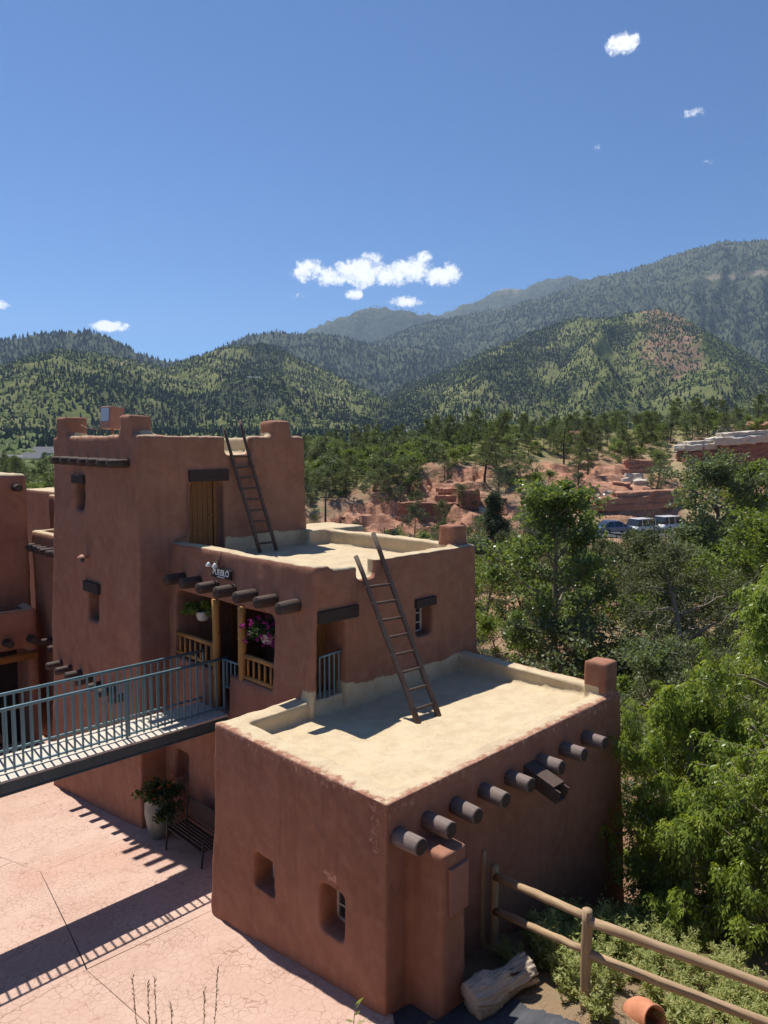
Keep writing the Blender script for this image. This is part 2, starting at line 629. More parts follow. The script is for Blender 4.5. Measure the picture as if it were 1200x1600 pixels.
M['rock_red'] = rock_mat('red_sandstone', (.36, .175, .110), (.48, .265, .175), (.55, .38, .27), (.17, .075, .05))
M['rock_white'] = rock_mat('pale_sandstone', (.50, .44, .35), (.60, .54, .45), (.42, .30, .22), (.25, .20, .16))
M['rock_dark'] = rock_mat('brown_sandstone', (.26, .125, .085), (.34, .17, .115), (.40, .22, .155), (.13, .06, .045))


def patio_mat():
    t = NT('stamped_red_concrete')
    vec = t.vadd(t.co, t.noisecol(2.2, 3), .22)
    c = t.mix(t.ramp(t.noise(.35, 5, .6), .35, .68), (.45, .295, .225), (.525, .37, .295))
    c = t.mix(t.ramp(t.noise(.22, 3, .6), .52, .7, 0, .55), c, (.51, .265, .195))
    c = t.mix(t.ramp(t.noise(14, 6, .7), .35, .8, 0, .3), c, (.60, .46, .38))
    e1 = t.voro(6.4, 'DISTANCE_TO_EDGE', vec)
    e2 = t.voro(15.0, 'DISTANCE_TO_EDGE', t.vadd(t.co, t.noisecol(4.0, 3), .15))
    k1 = t.ramp(e1, .008, .04, 1, 0)
    k2 = t.math('MULTIPLY', t.ramp(e2, .015, .07, 1, 0), t.ramp(t.noise(.9, 4, .6), .46, .6))
    gate = t.ramp(t.noise(1.3, 4, .6), .36, .56, .25, 1)
    k = t.math('MAXIMUM', t.math('MULTIPLY', k1, gate), t.math('MULTIPLY', k2, .8))
    c = t.mix(t.math('MULTIPLY', k, .7), c, (.24, .125, .088))
    c = t.mix(t.ramp(t.noise(1.1, 8, .75), .64, .76, 0, .35), c, (.32, .19, .145))
    nb = t.bump(t.math('SUBTRACT', 1.0, k), .35, .006)
    nb = t.bump(t.noise(60, 3, .6), .15, .004, nb)
    return t.done(c, .82, nb, .2)


M['patio'] = patio_mat()


def asphalt_mat():
    t = NT('old_asphalt')
    c = t.mix(t.ramp(t.noise(1.4, 6, .7), .35, .7), (.045, .047, .054), (.085, .088, .098))
    c = t.mix(t.ramp(t.noise(6, 7, .75), .55, .75, 0, .6), c, (.13, .13, .138))
    c = t.mix(t.ramp(t.noise(120, 2, .6), .6, .8, 0, .5), c, (.16, .155, .15))
    return t.done(c, .9, t.bump(t.noise(90, 3, .6), .4, .006), .2)


M['asphalt'] = asphalt_mat()


def ground_mat():
    t = NT('hillside_soil')
    g = t.n.new('ShaderNodeNewGeometry')
    pos = g.outputs['Position']
    soil = t.mix(t.ramp(t.noise(.5, 6, .65, pos), .35, .65), (.30, .17, .105), (.36, .24, .155))
    soil = t.mix(t.ramp(t.noise(.09, 4, .6, pos), .46, .6, 0, .75), soil, (.36, .30, .17))
    soil = t.mix(t.ramp(t.noise(9, 6, .7, pos), .55, .75, 0, .5), soil, (.16, .095, .06))
    st = t.noise(1.0, 6, .7, t.mapping((.2, .2, .9), pos), 1.4)
    red = t.mix(t.ramp(st, .34, .66), (.37, .18, .112), (.49, .275, .18))
    red = t.mix(t.ramp(t.noise(.35, 6, .7, pos), .55, .75, 0, .6), red, (.52, .36, .26))
    red = t.mix(t.ramp(t.noise(1.6, 7, .75, pos), .58, .74, 0, .7), red, (.17, .07, .05))  # dark red blotches painted in as shadows of the broken slope
    a = t.math('ADD', t.attr('red'), t.math('MULTIPLY', t.math('SUBTRACT', t.noise(.22, 6, .65, pos), .5), 1.0))
    c = t.mix(t.ramp(a, .35, .62), soil, red)
    gr = t.attr('grass')
    gk = t.ramp(t.math('ADD', gr, t.math('MULTIPLY', t.math('SUBTRACT', t.noise(.3, 6, .65, pos), .5), 1.2)), .4, .65, 0, .85)
    c = t.mix(gk, c, t.mix(t.noise(1.2, 5, .65, pos), (.13, .15, .055), (.27, .25, .11)))
    far = t.attr('far')
    grn = t.mix(t.ramp(t.noise(.02, 6, .65, pos), .35, .65), (.085, .105, .042), (.16, .16, .075))
    c = t.mix(far, c, grn)
    nb = t.bump(st, .7, .3)
    nb = t.bump(t.noise(1.1, 8, .75, pos), .9, .4, nb)
    return t.done(c, .96, nb, .1)


M['ground'] = ground_mat()


def hill_mat():
    t = NT('forested_slope')
    g = t.n.new('ShaderNodeNewGeometry')
    pos = g.outputs['Position']
    dark = t.attr('forest')
    scrub = t.mix(t.ramp(t.noise(.012, 7, .65, pos), .35, .65), (.17, .195, .070), (.26, .265, .115))
    scrub = t.mix(t.ramp(t.noise(.05, 6, .7, pos), .5, .7, 0, .65), scrub, (.12, .15, .055))
    bare = t.mix(t.noise(.03, 5, .6, pos), (.42, .345, .22), (.50, .40, .28))
    k = t.math('ADD', t.attr('bare'), t.math('MULTIPLY', t.math('SUBTRACT', t.noise(.018, 8, .7, pos), .5), 1.1))
    scrub = t.mix(t.ramp(k, .34, .6, 0, .85), scrub, bare)
    redk = t.math('ADD', t.attr('red'), t.math('MULTIPLY', t.math('SUBTRACT', t.noise(.02, 8, .72, pos), .5), 1.3))
    scrub = t.mix(t.ramp(redk, .5, .72, 0, .85), scrub, (.36, .215, .155))
    wood = t.mix(t.ramp(t.noise(.03, 7, .7, pos), .4, .65), (.07, .085, .052), (.125, .138, .082))
    wood = t.mix(t.ramp(k, .66, .9, 0, .8), wood, (.27, .225, .165))
    c = t.mix(t.ramp(t.math('ADD', dark, t.math('MULTIPLY', t.math('SUBTRACT', t.noise(.01, 6, .6, pos), .5), .7)), .35, .65), scrub, wood)
    nb = t.bump(t.noise(.045, 8, .75, pos), 1.0, 14.0)
    return t.done(c, 1.0, nb, 0.0)


M['hill'] = hill_mat()

# ------------------------------------------------------------------ terrain: ground sheet out to the hills
GC = [(0, .8, 6.1), (-1.5, 1, 6.1), (1.5, 1, 6.1), (0, 2, 5.3), (-3, 2, 5.0), (3, 2, 5.2), (0, 3, 4.3), (-3, 3, 4.0), (3, 3, 4.3), (0, 4.5, 2.7), (-4, 4.5, 2.2), (4, 4.5, 2.9), (0, 6, 1.2),
      (-4, 6, .5), (4, 6, 1.9), (2, 6.5, 1.35), (-8, 6, 0), (0, 7.6, .12), (-3, 8, -.4), (-8, 9, -1.0), (1.2, 8.2, .40), (2.55, 8.8, .62), (4.4, 8.0, .55), (6.5, 7.5, .7), (3.2, 8.5, .55), (1.6, 10.7, .0),
      (.5, 8.9, .06), (1.1, 9.4, .1), (.4, 9.3, .0), (2.2, 9.7, .28), (2.6, 11.5, -.25), (3.8, 10.2, .05), (4.2, 12.6, -.75), (5.3, 14.3, -1.5), (6.5, 11, -.6), (8, 14, -1.6), (10, 10, -.2), (12, 18, -2.6),
      (7, 20, -3.2), (0, 20, -3), (4, 26, -3.6), (-6, 24, -3.2), (-12, 14, -2.0), (-12, 20, -2.9), (-22, 16, -1.6), (-25, 30, -4), (-6, 14, -1.8), (-9, 18, -2.3), (0, 33, -4.2), (10, 30, -3.2), (20, 28, -2.4), (30, 30, -1),
      (-6.3, 72, -3.6), (1.3, 75, -3.8), (1.5, 87, -2.3), (1.7, 95, .5), (1.8, 103, 3.4), (2, 114, 5.6), (2.2, 130, 7.0), (-7.6, 90, -2.2), (-8.5, 104, 2.6), (-10, 115, 4.4), (-11.7, 135, 6.3), (9, 66, -2.2), (9.1, 58, -2.2), (11.8, 82, -2.4), (12.5, 92, .2),
      (14.2, 103, 3.9), (16.3, 118, 7.0), (18.6, 135, 8.9), (25, 80, -1.5), (32.6, 78, -1.4), (28, 84, -1.3), (28, 92, .9), (33.6, 108, 4.4), (38.8, 125, 8.2), (44, 142, 10.9), (35.5, 74, -.95), (43.9, 92, 1.75), (51.3, 108, 5.4),
      (56.9, 120, 8.7), (63.9, 135, 11.4), (8.8, 40, -2.1), (6.3, 36, -3.2), (13.4, 38, -1.6), (21.7, 45, -.9), (8, 48, -2.0), (16, 60, -1.0), (27, 62, -.9), (-25, 80, -2), (-35, 120, 0), (-20, 50, -4),
      (2, 170, 4), (22, 175, 5), (50, 180, 8), (80, 170, 12), (-14, 170, 3), (-50, 180, -3), (-90, 190, -2), (100, 120, 10), (70, 70, 4), (45, 45, 1), (-60, 60, -3)]
for a_ in (-100, -60, -35, -15, 5, 25, 45, 80):
    for r_, z_ in ((300, 0.), (520, 9.), (950, 25.)):
        GC.append((r_ * math.sin(R(a_)), r_ * math.cos(R(a_)), z_ + (2 if a_ > 0 else -3) * (r_ < 400)))
for a_ in (-100, -75, 75, 100):
    for r_, z_ in ((2, 5.6), (8, 2.0 if a_ > 0 else -.6), (30, 0 if a_ > 0 else -2), (120, 3)):
        GC.append((r_ * math.sin(R(a_)), r_ * math.cos(R(a_)), z_))
GC = np.array(GC)


def _lp(x, y):
    return np.stack([np.arctan2(x, y) * 1.3, np.log(np.hypot(x, y) + .3)], -1)


_gp = _lp(GC[:, 0], GC[:, 1])
_phi = lambda d: np.sqrt(d * d + .015)
_A = _phi(np.linalg.norm(_gp[:, None] - _gp[None], axis=-1))
_n = len(GC)
_K = np.zeros((_n + 1, _n + 1))
_K[:_n, :_n] = _A + np.eye(_n) * 1e-3
_K[:_n, _n] = 1
_K[_n, :_n] = 1
_w = np.linalg.solve(_K, np.r_[GC[:, 2], 0])


def red_mask(x, y):
    """bare red slope across the road"""
    n = fbm(x / 14, y / 14, 4, 5)
    a = sstep(-20, -9, x) * (1 - sstep(14, 21, x + (n - .5) * 14)) * sstep(74, 84, y) * (1 - sstep(98, 102, y - x * .75 + (n - .5) * 12))
    b = sstep(20, 24, x) * (1 - sstep(34, 38, x)) * sstep(84, 88, y) * (1 - sstep(108, 116, y)) * .75
    c = sstep(5, 9, x) * (1 - sstep(13, 18, x)) * sstep(40, 50, y) * (1 - sstep(66, 74, y)) * .8
    d = sstep(40, 50, x) * sstep(88, 95, y) * (1 - sstep(112, 122, y)) * .6
    return np.clip(np.maximum.reduce([a, b, c, d]), 0, 1)


def ground_h(x, y):
    x, y = np.atleast_1d(np.asarray(x, float)), np.atleast_1d(np.asarray(y, float))
    sh = x.shape
    x, y = x.ravel(), y.ravel()
    out = np.empty(len(x))
    for i in range(0, len(x), 8000):
        p = _lp(x[i:i + 8000], y[i:i + 8000])
        out[i:i + 8000] = _phi(np.linalg.norm(p[:, None] - _gp[None], axis=-1)) @ _w[:_n] + _w[_n]
    r = np.hypot(x, y)
    out += (fbm(x / 9, y / 9, 4, 3) - .5) * np.clip((r - 18) / 60, 0, 1) * 2.2
    out += (fbm(x / 1.3, y / 1.3, 3, 8) - .5) * .14 * sstep(3, 7, r)
    m = red_mask(x, y)
    step = 1.7
    q = (out + (fbm(x / 11, y / 11, 4, 21) - .5) * 2.2 + x * .04) / step
    fr = q - np.floor(q)
    ter = (np.floor(q) + sstep(.5, .92, fr) - q) * step
    out += m * ((fbm(x / .9, y / .9, 2, 77) - .5) * .55 + ter * 1.15 + (ridged(x / 7, y / 7, 5, 31, .6) - .55) * 2.4 - 1.3 * sstep(.62, .8, ridged(x / 3.2 + y / 30, y / 12, 3, 35)) * sstep(92, 97, y - x * .6))
    # keep the soil below the paving
    u, v = S2 * ((x - OX) + (y - OY)), S2 * (-(x - OX) + (y - OY))
    inside = (u < 2.2) & (v > -.6) & (y > 8.1) & (u > -9)
    out = np.where(inside, np.minimum(out, -.125 * np.maximum(v, 0) - .06), out)
    return out.reshape(sh)


def gh(x, y):
    return float(ground_h([x], [y])[0])


az_g = np.concatenate([np.linspace(-110, -34, 26)[:-1], np.linspace(-34, 36, 320), np.linspace(36, 110, 26)[1:]])
r_g = np.concatenate([np.geomspace(1.0, 55, 115)[:-1], np.linspace(55, 145, 150)[:-1], np.geomspace(145, 980, 46)])


def polar_sheet(name, azs, rs, hfun, mat, attrs):
    A_, R_ = np.meshgrid(np.radians(azs), rs)
    X, Y = R_ * np.sin(A_), R_ * np.cos(A_)
    Z = hfun(X, Y)
    nr, na = X.shape
    idx = np.arange(nr * na).reshape(nr, na)
    F = np.stack([idx[:-1, :-1], idx[:-1, 1:], idx[1:, 1:], idx[1:, :-1]], -1).reshape(-1, 4)[:, ::-1]
    V = np.stack([X, Y, Z], -1).reshape(-1, 3)
    me = npmesh(name, V, F, mat, True, None, {k: f(X, Y, Z).ravel() for k, f in attrs.items()})
    return link(name, me), X, Y, Z


ground, _, _, _ = polar_sheet('ground', az_g, r_g, ground_h, M['ground'],
                              {'red': lambda x, y, z: red_mask(x.ravel(), y.ravel()).reshape(x.shape), 'grass': lambda x, y, z: sstep(96, 112, y - x * .5) * .5 + .30 * sstep(14, 26, np.hypot(x, y)), 'far': lambda x, y, z: sstep(150, 320, np.hypot(x, y))})
_sm = np.ones(len(ground.data.polygons), bool)
_fc = np.empty(len(_sm) * 3, np.float32)
ground.data.polygons.foreach_get('center', _fc)
_fc = _fc.reshape(-1, 3)
_sm[red_mask(_fc[:, 0].astype(float), _fc[:, 1].astype(float)) > .35] = False
ground.data.polygons.foreach_set('use_smooth', _sm)
tag(ground, kind='structure')

# ------------------------------------------------------------------ hills and mountains (azimuth, elevation of each crest line; crest and foot distance)
LAY = {
    'left': (1500, 720, [(-48, 2.0), (-37.6, 3.9), (-27.1, 5.5), (-25.1, 6.3), (-23.3, 6.75), (-21, 6.6), (-18.9, 6.3), (-16.7, 5.8), (-13.5, 4.7), (-8.8, 2.9), (-3.9, .9), (2, 0)]),
    'center': (1650, 800, [(-25, .4), (-21.1, 2.7), (-17.6, 5.1), (-15.3, 6.2), (-13, 7.1), (-11.1, 7.5), (-9.4, 7.7), (-7.8, 7.25), (-5.9, 6.45), (-3.4, 5.4), (-1.5, 4.5), (.5, 3.4), (3, 2.2), (6.9, .5)]),
    'right': (1900, 850, [(-8.3, .5), (-3.9, 1.9), (-.5, 3.65), (2, 4.95), (4.9, 5.9), (7.8, 7.25), (10.6, 8.3), (12.9, 9.1), (14.5, 9.5), (16.1, 9.3), (18.1, 9.6), (20, 9.8), (21.3, 9.35), (23, 8.2), (25.1, 6.8), (27.1, 5.5), (31, 4.2), (37.7, 2.7), (50, 1.9)]),
    'darkleft': (2700, 1750, [(-48, 3.3), (-37.5, 5.4), (-27.1, 7.2), (-25.5, 7.6), (-24.3, 7.9), (-23, 8.0), (-21.6, 8.2), (-20.1, 7.9), (-18.2, 6.9), (-16.2, 6.35), (-14.4, 6.2), (-10.7, 4.8), (-5.9, 2.9)]),
    'darkmid': (3000, 2000, [(-17.1, 5.1), (-14.4, 6.3), (-12.3, 7.45), (-10.1, 8.3), (-8.2, 8.75), (-7, 8.5), (-5.4, 8.6), (-3.4, 8.4), (-1.5, 7.9), (1, 7.6), (4.9, 7.3), (9.7, 5.7), (14.5, 2.8)]),
    'big': (4300, 2200, [(-9.8, 2.9), (-5.9, 5.3), (-2.9, 6.9), (0, 8.3), (2.9, 9.3), (5.8, 9.85), (9.2, 10.4), (12, 11.05), (14.3, 11.85), (15.6, 12.2), (17.4, 12.45), (19.1, 12.8), (20.8, 13.3), (22.4, 13.7), (24.1, 13.85), (25.6, 13.8), (26.8, 13.7), (30.5, 13.3), (37.2, 11.4), (50, 7.7)]),
    'far': (5600, 4600, [(-10.7, 4.8), (-7.8, 7.4), (-5.8, 8.85), (-3.9, 9.7), (-1.9, 10.4), (-.5, 10.65), (1, 10.55), (2.7, 10.25), (4.4, 9.9), (6.8, 8.6), (9.7, 6.7)]),
    'farther': (6100, 4700, [(-2, 6.8), (2, 9.35), (4.4, 10.1), (6.3, 10.8), (8.2, 11.5), (9.1, 11.85), (10.6, 11.7), (11.7, 12.25), (13.1, 12.45), (14.2, 12.35), (15.6, 12), (17.9, 10.9), (21, 8.1)])}
LN = list(LAY)


def hills_h(x, y, want=False):
    sh = x.shape
    x, y = x.ravel(), y.ravel()
    az = np.degrees(np.arctan2(x, y))
    r = np.hypot(x, y)
    best = 22 + (r - 850) * .012 + (fbm(x / 160, y / 160, 4, 61) - .5) * 14
    which = np.full(len(x), -1)
    tt = np.zeros(len(x))
    for i, k in enumerate(LN):
        rc0, rf, pts = LAY[k]
        pa = np.array(pts)
        el = np.interp(az, pa[:, 0], pa[:, 1], left=-2, right=-2)
        el = el + (fbm(az * 1.4, az * 0 + i * 7, 4, 40 + i) - .5) * .22
        rc = rc0 * (1 + (fbm(az * .12, az * 0 + i * 3.3, 3, 50 + i) - .5) * .22)
        zc = CZ + rc * np.tan(np.radians(el))
        t = (r - rf) / (rc - rf)
        tc = np.clip(t, 0, 1)
        base = 20.0 if rc0 < 2200 else 60.0
        z = base + (zc - base) * (tc ** 1.12)
        z = np.where(t > 1, zc - (r - rc) * .5, z)
        z = np.where(t < 0, base - 40 + t * 10, z)
        # spurs and gullies running down the slope
        lam = 230 if rc0 < 2200 else 380
        wx = (fbm(x / 500, y / 500, 3, 70 + i) - .5) * 2.2
        sp = ridged(np.radians(az) * rc0 / lam + wx, r / (lam * 3.2) + wx, 4, 80 + i)
        sp2 = ridged(x / (lam * .55), y / (lam * .55), 4, 90 + i)
        amp = np.maximum(zc - base, 0) * (.34 if rc0 < 2200 else .26)
        bell = np.clip(tc * (1 - tc) * 4, 0, 1) ** .8
        z = z + amp * bell * ((sp - .62) * 1.0 + (sp2 - .6) * .35)
        up = z > best
        which = np.where(up, i, which)
        tt = np.where(up, tc, tt)
        best = np.maximum(best, z)
    fade = sstep(620, 1000, r)
    best = best * fade + 4.0 * (1 - fade)
    if want:
        return best.reshape(sh), which.reshape(sh), tt.reshape(sh)
    return best.reshape(sh)


def hill_attrs(x, y, which, tt):
    az = np.degrees(np.arctan2(x, y))
    r = np.hypot(x, y)
    forest = np.where(which >= 3, 1.0, .22)
    fb = fbm(x / 260, y / 260, 4, 120)
    forest = np.where(which < 3, np.clip(.05 + (fb - .44) * 2.6, 0, .7), forest)
    # one dark flank in the middle hill, a dark spur on the right one, wooded foot in the gap between them
    fl = np.exp(-((az + 10.0 - (tt - .6) * 4) / 1.7) ** 2) * (which == 1)
    sp = np.exp(-((az - 12.2 + (1 - tt) * 8) / 1.9) ** 2) * (which == 2) * sstep(.25, .6, tt)
    gap = np.exp(-((az - 1.5) / 3.2) ** 2) * (tt < .55) * .7
    forest = np.clip(np.maximum.reduce([forest, fl * .95, sp, gap]), 0, 1)
    forest = np.where(which < 0, .12, forest)
    bare = np.where(which < 0, 0, np.clip((fbm(x / 150, y / 150, 5, 130) - .46) * 2.2, 0, 1) * .55)
    bare = np.where(which == 5, np.exp(-((np.degrees(np.arctan2(hz_cache(x, y), r)) - 11.6) / .45) ** 2) * sstep(18, 24, az) * .9, bare)
    bare = np.where(which == 7, sstep(7.5, 9, az) * (1 - sstep(10, 11, az)) * sstep(.75, .95, tt) * .8, bare)
    red = np.where(which == 2, np.clip(np.exp(-((az - 20.8) / 3.4) ** 2) * sstep(.3, .6, tt) * .62 + .12, 0, 1), 0)
    red = np.where(which == 5, sstep(24.5, 26.5, az) * .42, red)
    return forest, bare, red


def hz_cache(x, y):
    return hills_h(x, y) - CZ


az_h = np.concatenate([np.linspace(-58, -30, 40)[:-1], np.linspace(-30, 30, 400), np.linspace(30, 58, 40)[1:]])
r_h = np.concatenate([[640], np.linspace(655, 2100, 146)[:-1], np.linspace(2100, 4500, 90)[:-1], np.linspace(4500, 7000, 40)])
A_, R_ = np.meshgrid(np.radians(az_h), r_h)
HX, HY = R_ * np.sin(A_), R_ * np.cos(A_)
HZ, HW, HT = hills_h(HX, HY, True)
HZ[0] = -12
fo, ba, re_ = hill_attrs(HX, HY, HW, HT)
idx = np.arange(HX.size).reshape(HX.shape)
F = np.stack([idx[:-1, :-1], idx[:-1, 1:], idx[1:, 1:], idx[1:, :-1]], -1).reshape(-1, 4)[:, ::-1]
hills = link('hills', npmesh('hills', np.stack([HX, HY, HZ], -1).reshape(-1, 3), F, M['hill'], True, None,
                             {'forest': fo.ravel(), 'bare': ba.ravel(), 'red': re_.ravel()}))
tag(hills, kind='structure')

# woods and scrub on the far slopes: nobody could count them
EL = np.arctan2(HZ - CZ, R_)
RUN = np.maximum.accumulate(EL, axis=0)


def hill_points(n, seed, rlo, rhi, azlim=31):
    g = np.random.default_rng(seed)
    az = g.uniform(-azlim, azlim, n)
    r = np.sqrt(g.uniform(rlo ** 2, rhi ** 2, n)) if rhi < 2600 else g.uniform(rlo, rhi, n)
    x, y = r * np.sin(np.radians(az)), r * np.cos(np.radians(az))
    z, wch, tt = hills_h(x, y, True)
    ia = np.clip(np.searchsorted(az_h, az), 0, len(az_h) - 1)
    ir = np.clip(np.searchsorted(r_h, r) - 2, 0, len(r_h) - 1)
    vis = np.arctan2(z + 14 - CZ, r) > RUN[ir, ia]
    x, y, z, wch, tt = x[vis], y[vis], z[vis], wch[vis], tt[vis]
    return x, y, z, wch, tt, g


def scatter_mesh(name, x, y, z, sx, sz, uv_, uf, g, mat, tint, jit=0.0):
    n = len(x)
    k = len(uv_)
    ang = g.uniform(0, 2 * math.pi, n)
    c, s = np.cos(ang), np.sin(ang)
    P = np.repeat(uv_[None], n, 0)
    if jit:
        P = P * (1 + g.uniform(-jit, jit, (n, k, 1)))
    V = np.empty((n, k, 3))
    V[..., 0] = (P[..., 0] * c[:, None] - P[..., 1] * s[:, None]) * sx[:, None] + x[:, None]
    V[..., 1] = (P[..., 0] * s[:, None] + P[..., 1] * c[:, None]) * sx[:, None] + y[:, None]
    V[..., 2] = P[..., 2] * sz[:, None] + z[:, None]
    Fc = (np.repeat(uf[None], n, 0) + (np.arange(n) * k)[:, None, None]).reshape(-1, 3)
    return link(name, npmesh(name, V.reshape(-1, 3), Fc, mat, False, {'tint': np.repeat(tint, len(uf))}))


def cone_unit(levels, ns=5):
    vs_, fs = [], []
    for (z0, r0, z1) in levels:
        b = len(vs_)
        for k in range(ns):
            a = 2 * math.pi * k / ns + z0
            vs_.append((r0 * math.cos(a), r0 * math.sin(a), z0))
        vs_.append((0, 0, z1))
        for k in range(ns):
            fs.append((b + k, b + (k + 1) % ns, b + ns))
    return np.array(vs_), np.array(fs)


CON2 = cone_unit([(.06, .23, .68), (.40, .155, 1.0)])
CON1 = cone_unit([(.05, .25, 1.0)], 4)
OCT = (np.array([(1, 0, .32), (0, 1, .28), (-1, 0, .34), (0, -1, .3), (.1, 0, .95), (0, 0, -.2), (.62, .62, .7), (-.6, .55, .72), (-.58, -.6, .66), (.6, -.62, .7)], float),
       np.array([(0, 1, 6), (1, 2, 7), (2, 3, 8), (3, 0, 9), (6, 1, 4), (1, 7, 4), (7, 2, 4), (2, 8, 4), (8, 3, 4), (3, 9, 4), (9, 0, 4), (0, 6, 4)]))

x, y, z, wch, tt, g = hill_points(104000, 1, 690, 2400)
fo2, ba2, _ = hill_attrs(x, y, wch, tt)
keep = g.uniform(0, 1, len(x)) < np.clip(.26 + fo2 * .75, 0, 1)
keep &= wch < 3
x, y, z = x[keep], y[keep], z[keep]
h = g.uniform(3.5, 8.5, len(x))
tag(scatter_mesh('hillside_conifers', x, y, z - .4, h * g.uniform(.85, 1.25, len(x)), h, *CON2, g, M['far_conifer'], g.uniform(0, 1, len(x)), .12),
    'dark conifers dotted over the green middle hills', 'conifers', kind='stuff')
x, y, z, wch, tt, g = hill_points(54000, 2, 690, 2400)
cl_ = fbm(x / 45, y / 45, 3, 150)
keep = (wch < 3) & (g.uniform(0, 1, len(x)) < np.clip((cl_ - .3) * 3, .05, 1))
x, y, z = x[keep], y[keep], z[keep]
h = g.uniform(1.6, 4.0, len(x))
tag(scatter_mesh('hillside_scrub', x, y, z - .3, h * g.uniform(.55, .95, len(x)), h * 1.15, *OCT, g, M['far_shrub'], g.uniform(0, 1, len(x)), .25),
    'pale green scrub oak covering the middle hills', 'scrub', kind='stuff')
x, y, z, wch, tt, g = hill_points(80000, 3, 1700, 6400)
keep = wch >= 3
fo2, ba2, _ = hill_attrs(x, y, wch, tt)
keep &= g.uniform(0, 1, len(x)) > ba2 * 1.1
x, y, z = x[keep], y[keep], z[keep]
h = g.uniform(8, 17, len(x)) * (1 - .35 * sstep(3800, 5200, np.hypot(x, y)))
tag(scatter_mesh('mountain_forest', x, y, z - .5, h * 1.2, h, *CON1, g, M['far_conifer'], g.uniform(0, .9, len(x))),
    'dense dark conifer forest covering the far blue mountains', 'forest', kind='stuff')

# ------------------------------------------------------------------ paving
def bisect_keep(bm, p, n):
    bmesh.ops.bisect_plane(bm, geom=bm.verts[:] + bm.edges[:] + bm.faces[:], plane_co=p, plane_no=n, clear_outer=False)


patio = empty('patio', W(0, 0, 0), math.pi / 4)
tag(patio, kind='structure')
# concrete slabs between saw-cut joints, (u, v) outlines; the whole apron falls away to the left
J = .004
SLABS = [
    [(-9, 12.89 + J), (1.6, 12.89 + J), (3.2, 14.2), (3.2, 22), (-9, 22)],
    [(-1.38 + J, 8.79 + J), (1.9, 8.86 + J), (1.6, 12.89 - J), (-2.0, 12.89 - J), (-1.9 + J, 11.4)],
    [(-9, 8.0), (-1.55, 9.9), (-1.9 - J, 11.4), (-2.0 - 2 * J, 12.89 - J), (-9, 12.89 - J)],
    [(-9, 5.9), (-1.93 - J, 5.95), (-1.38 - J, 8.79), (-1.55 - J, 9.88), (-9, 7.98)],
    [(-1.91 + J, 6.0), (1.55, 6.02), (1.9, 8.86 - J), (-1.38 + J, 8.79 - J)],
    [(-2.20 + J, 4.55), (.9, 4.38), (1.55, 6.02 - 2 * J), (-1.91 + J, 6.0 - 2 * J)],
    [(-9, 3.9), (-2.22 - J, 4.53), (-1.93 - J, 5.95 - 2 * J), (-9, 5.9 - 2 * J)],
    [(-2.22 + J, 4.53 - J), (-2.21 + J, 2.2), (-2.0, -1.9), (-1.2, -1.5), (.06, -.06), (.3, 4.36), (.9, 4.38 - 2 * J)],
    [(-9, 3.9 - 2 * J), (-2.22 - J, 4.53 - 2 * J), (-2.21 - J, 2.2), (-2.0 - 2 * J, -1.9), (-9, -1.9)]]
for k, poly in enumerate(SLABS):
    mb = MB()
    n = len(poly)
    top = [(u, v, patio_z(v) if v > 0 else -.05 * v * 0 + patio_z(v) * .3) for u, v in poly]
    bot = [(u, v, z - .14) for u, v, z in top]
    mb.add(top + bot, [tuple(range(n)), tuple(range(2 * n - 1, n - 1, -1))] + [(i, i + n, (i + 1) % n + n, (i + 1) % n) for i in range(n)])
    mb.build('slab', M['patio'], patio)

# old asphalt strip in front of the buttress
gx, gy = np.meshgrid(np.linspace(-.6, 2.6, 130), np.linspace(7.7, 9.95, 90))
gx = gx + (fbm(gx * 3, gy * 3, 3, 7) - .5) * .1
idx = np.arange(gx.size).reshape(gx.shape)
ok = (gx + gy * .55 < 6.9 + (fbm(gx * 2.5, gy * 2.5, 4, 9) - .5) * .6) & ((gx - OX) * .9 + (gy - OY) * 1.0 > -.95 + (fbm(gx * 2, gy * 2, 3, 4) - .5) * .3) 
Fq = []
for i in range(gx.shape[0] - 1):
    for j in range(gx.shape[1] - 1):
        if ok[i, j]:
            Fq.append((idx[i, j], idx[i, j + 1], idx[i + 1, j + 1], idx[i + 1, j]))
gz = ground_h(gx, gy) + .03
path = link('asphalt_path', npmesh('asphalt_path', np.stack([gx, gy, gz], -1).reshape(-1, 3), np.array(Fq), M['asphalt'], True))
tag(path, kind='structure')

# ------------------------------------------------------------------ adobe building
def eval_mesh(o):
    dg = bpy.context.evaluated_depsgraph_get()
    dg.update()
    return bpy.data.meshes.new_from_object(o.evaluated_get(dg))


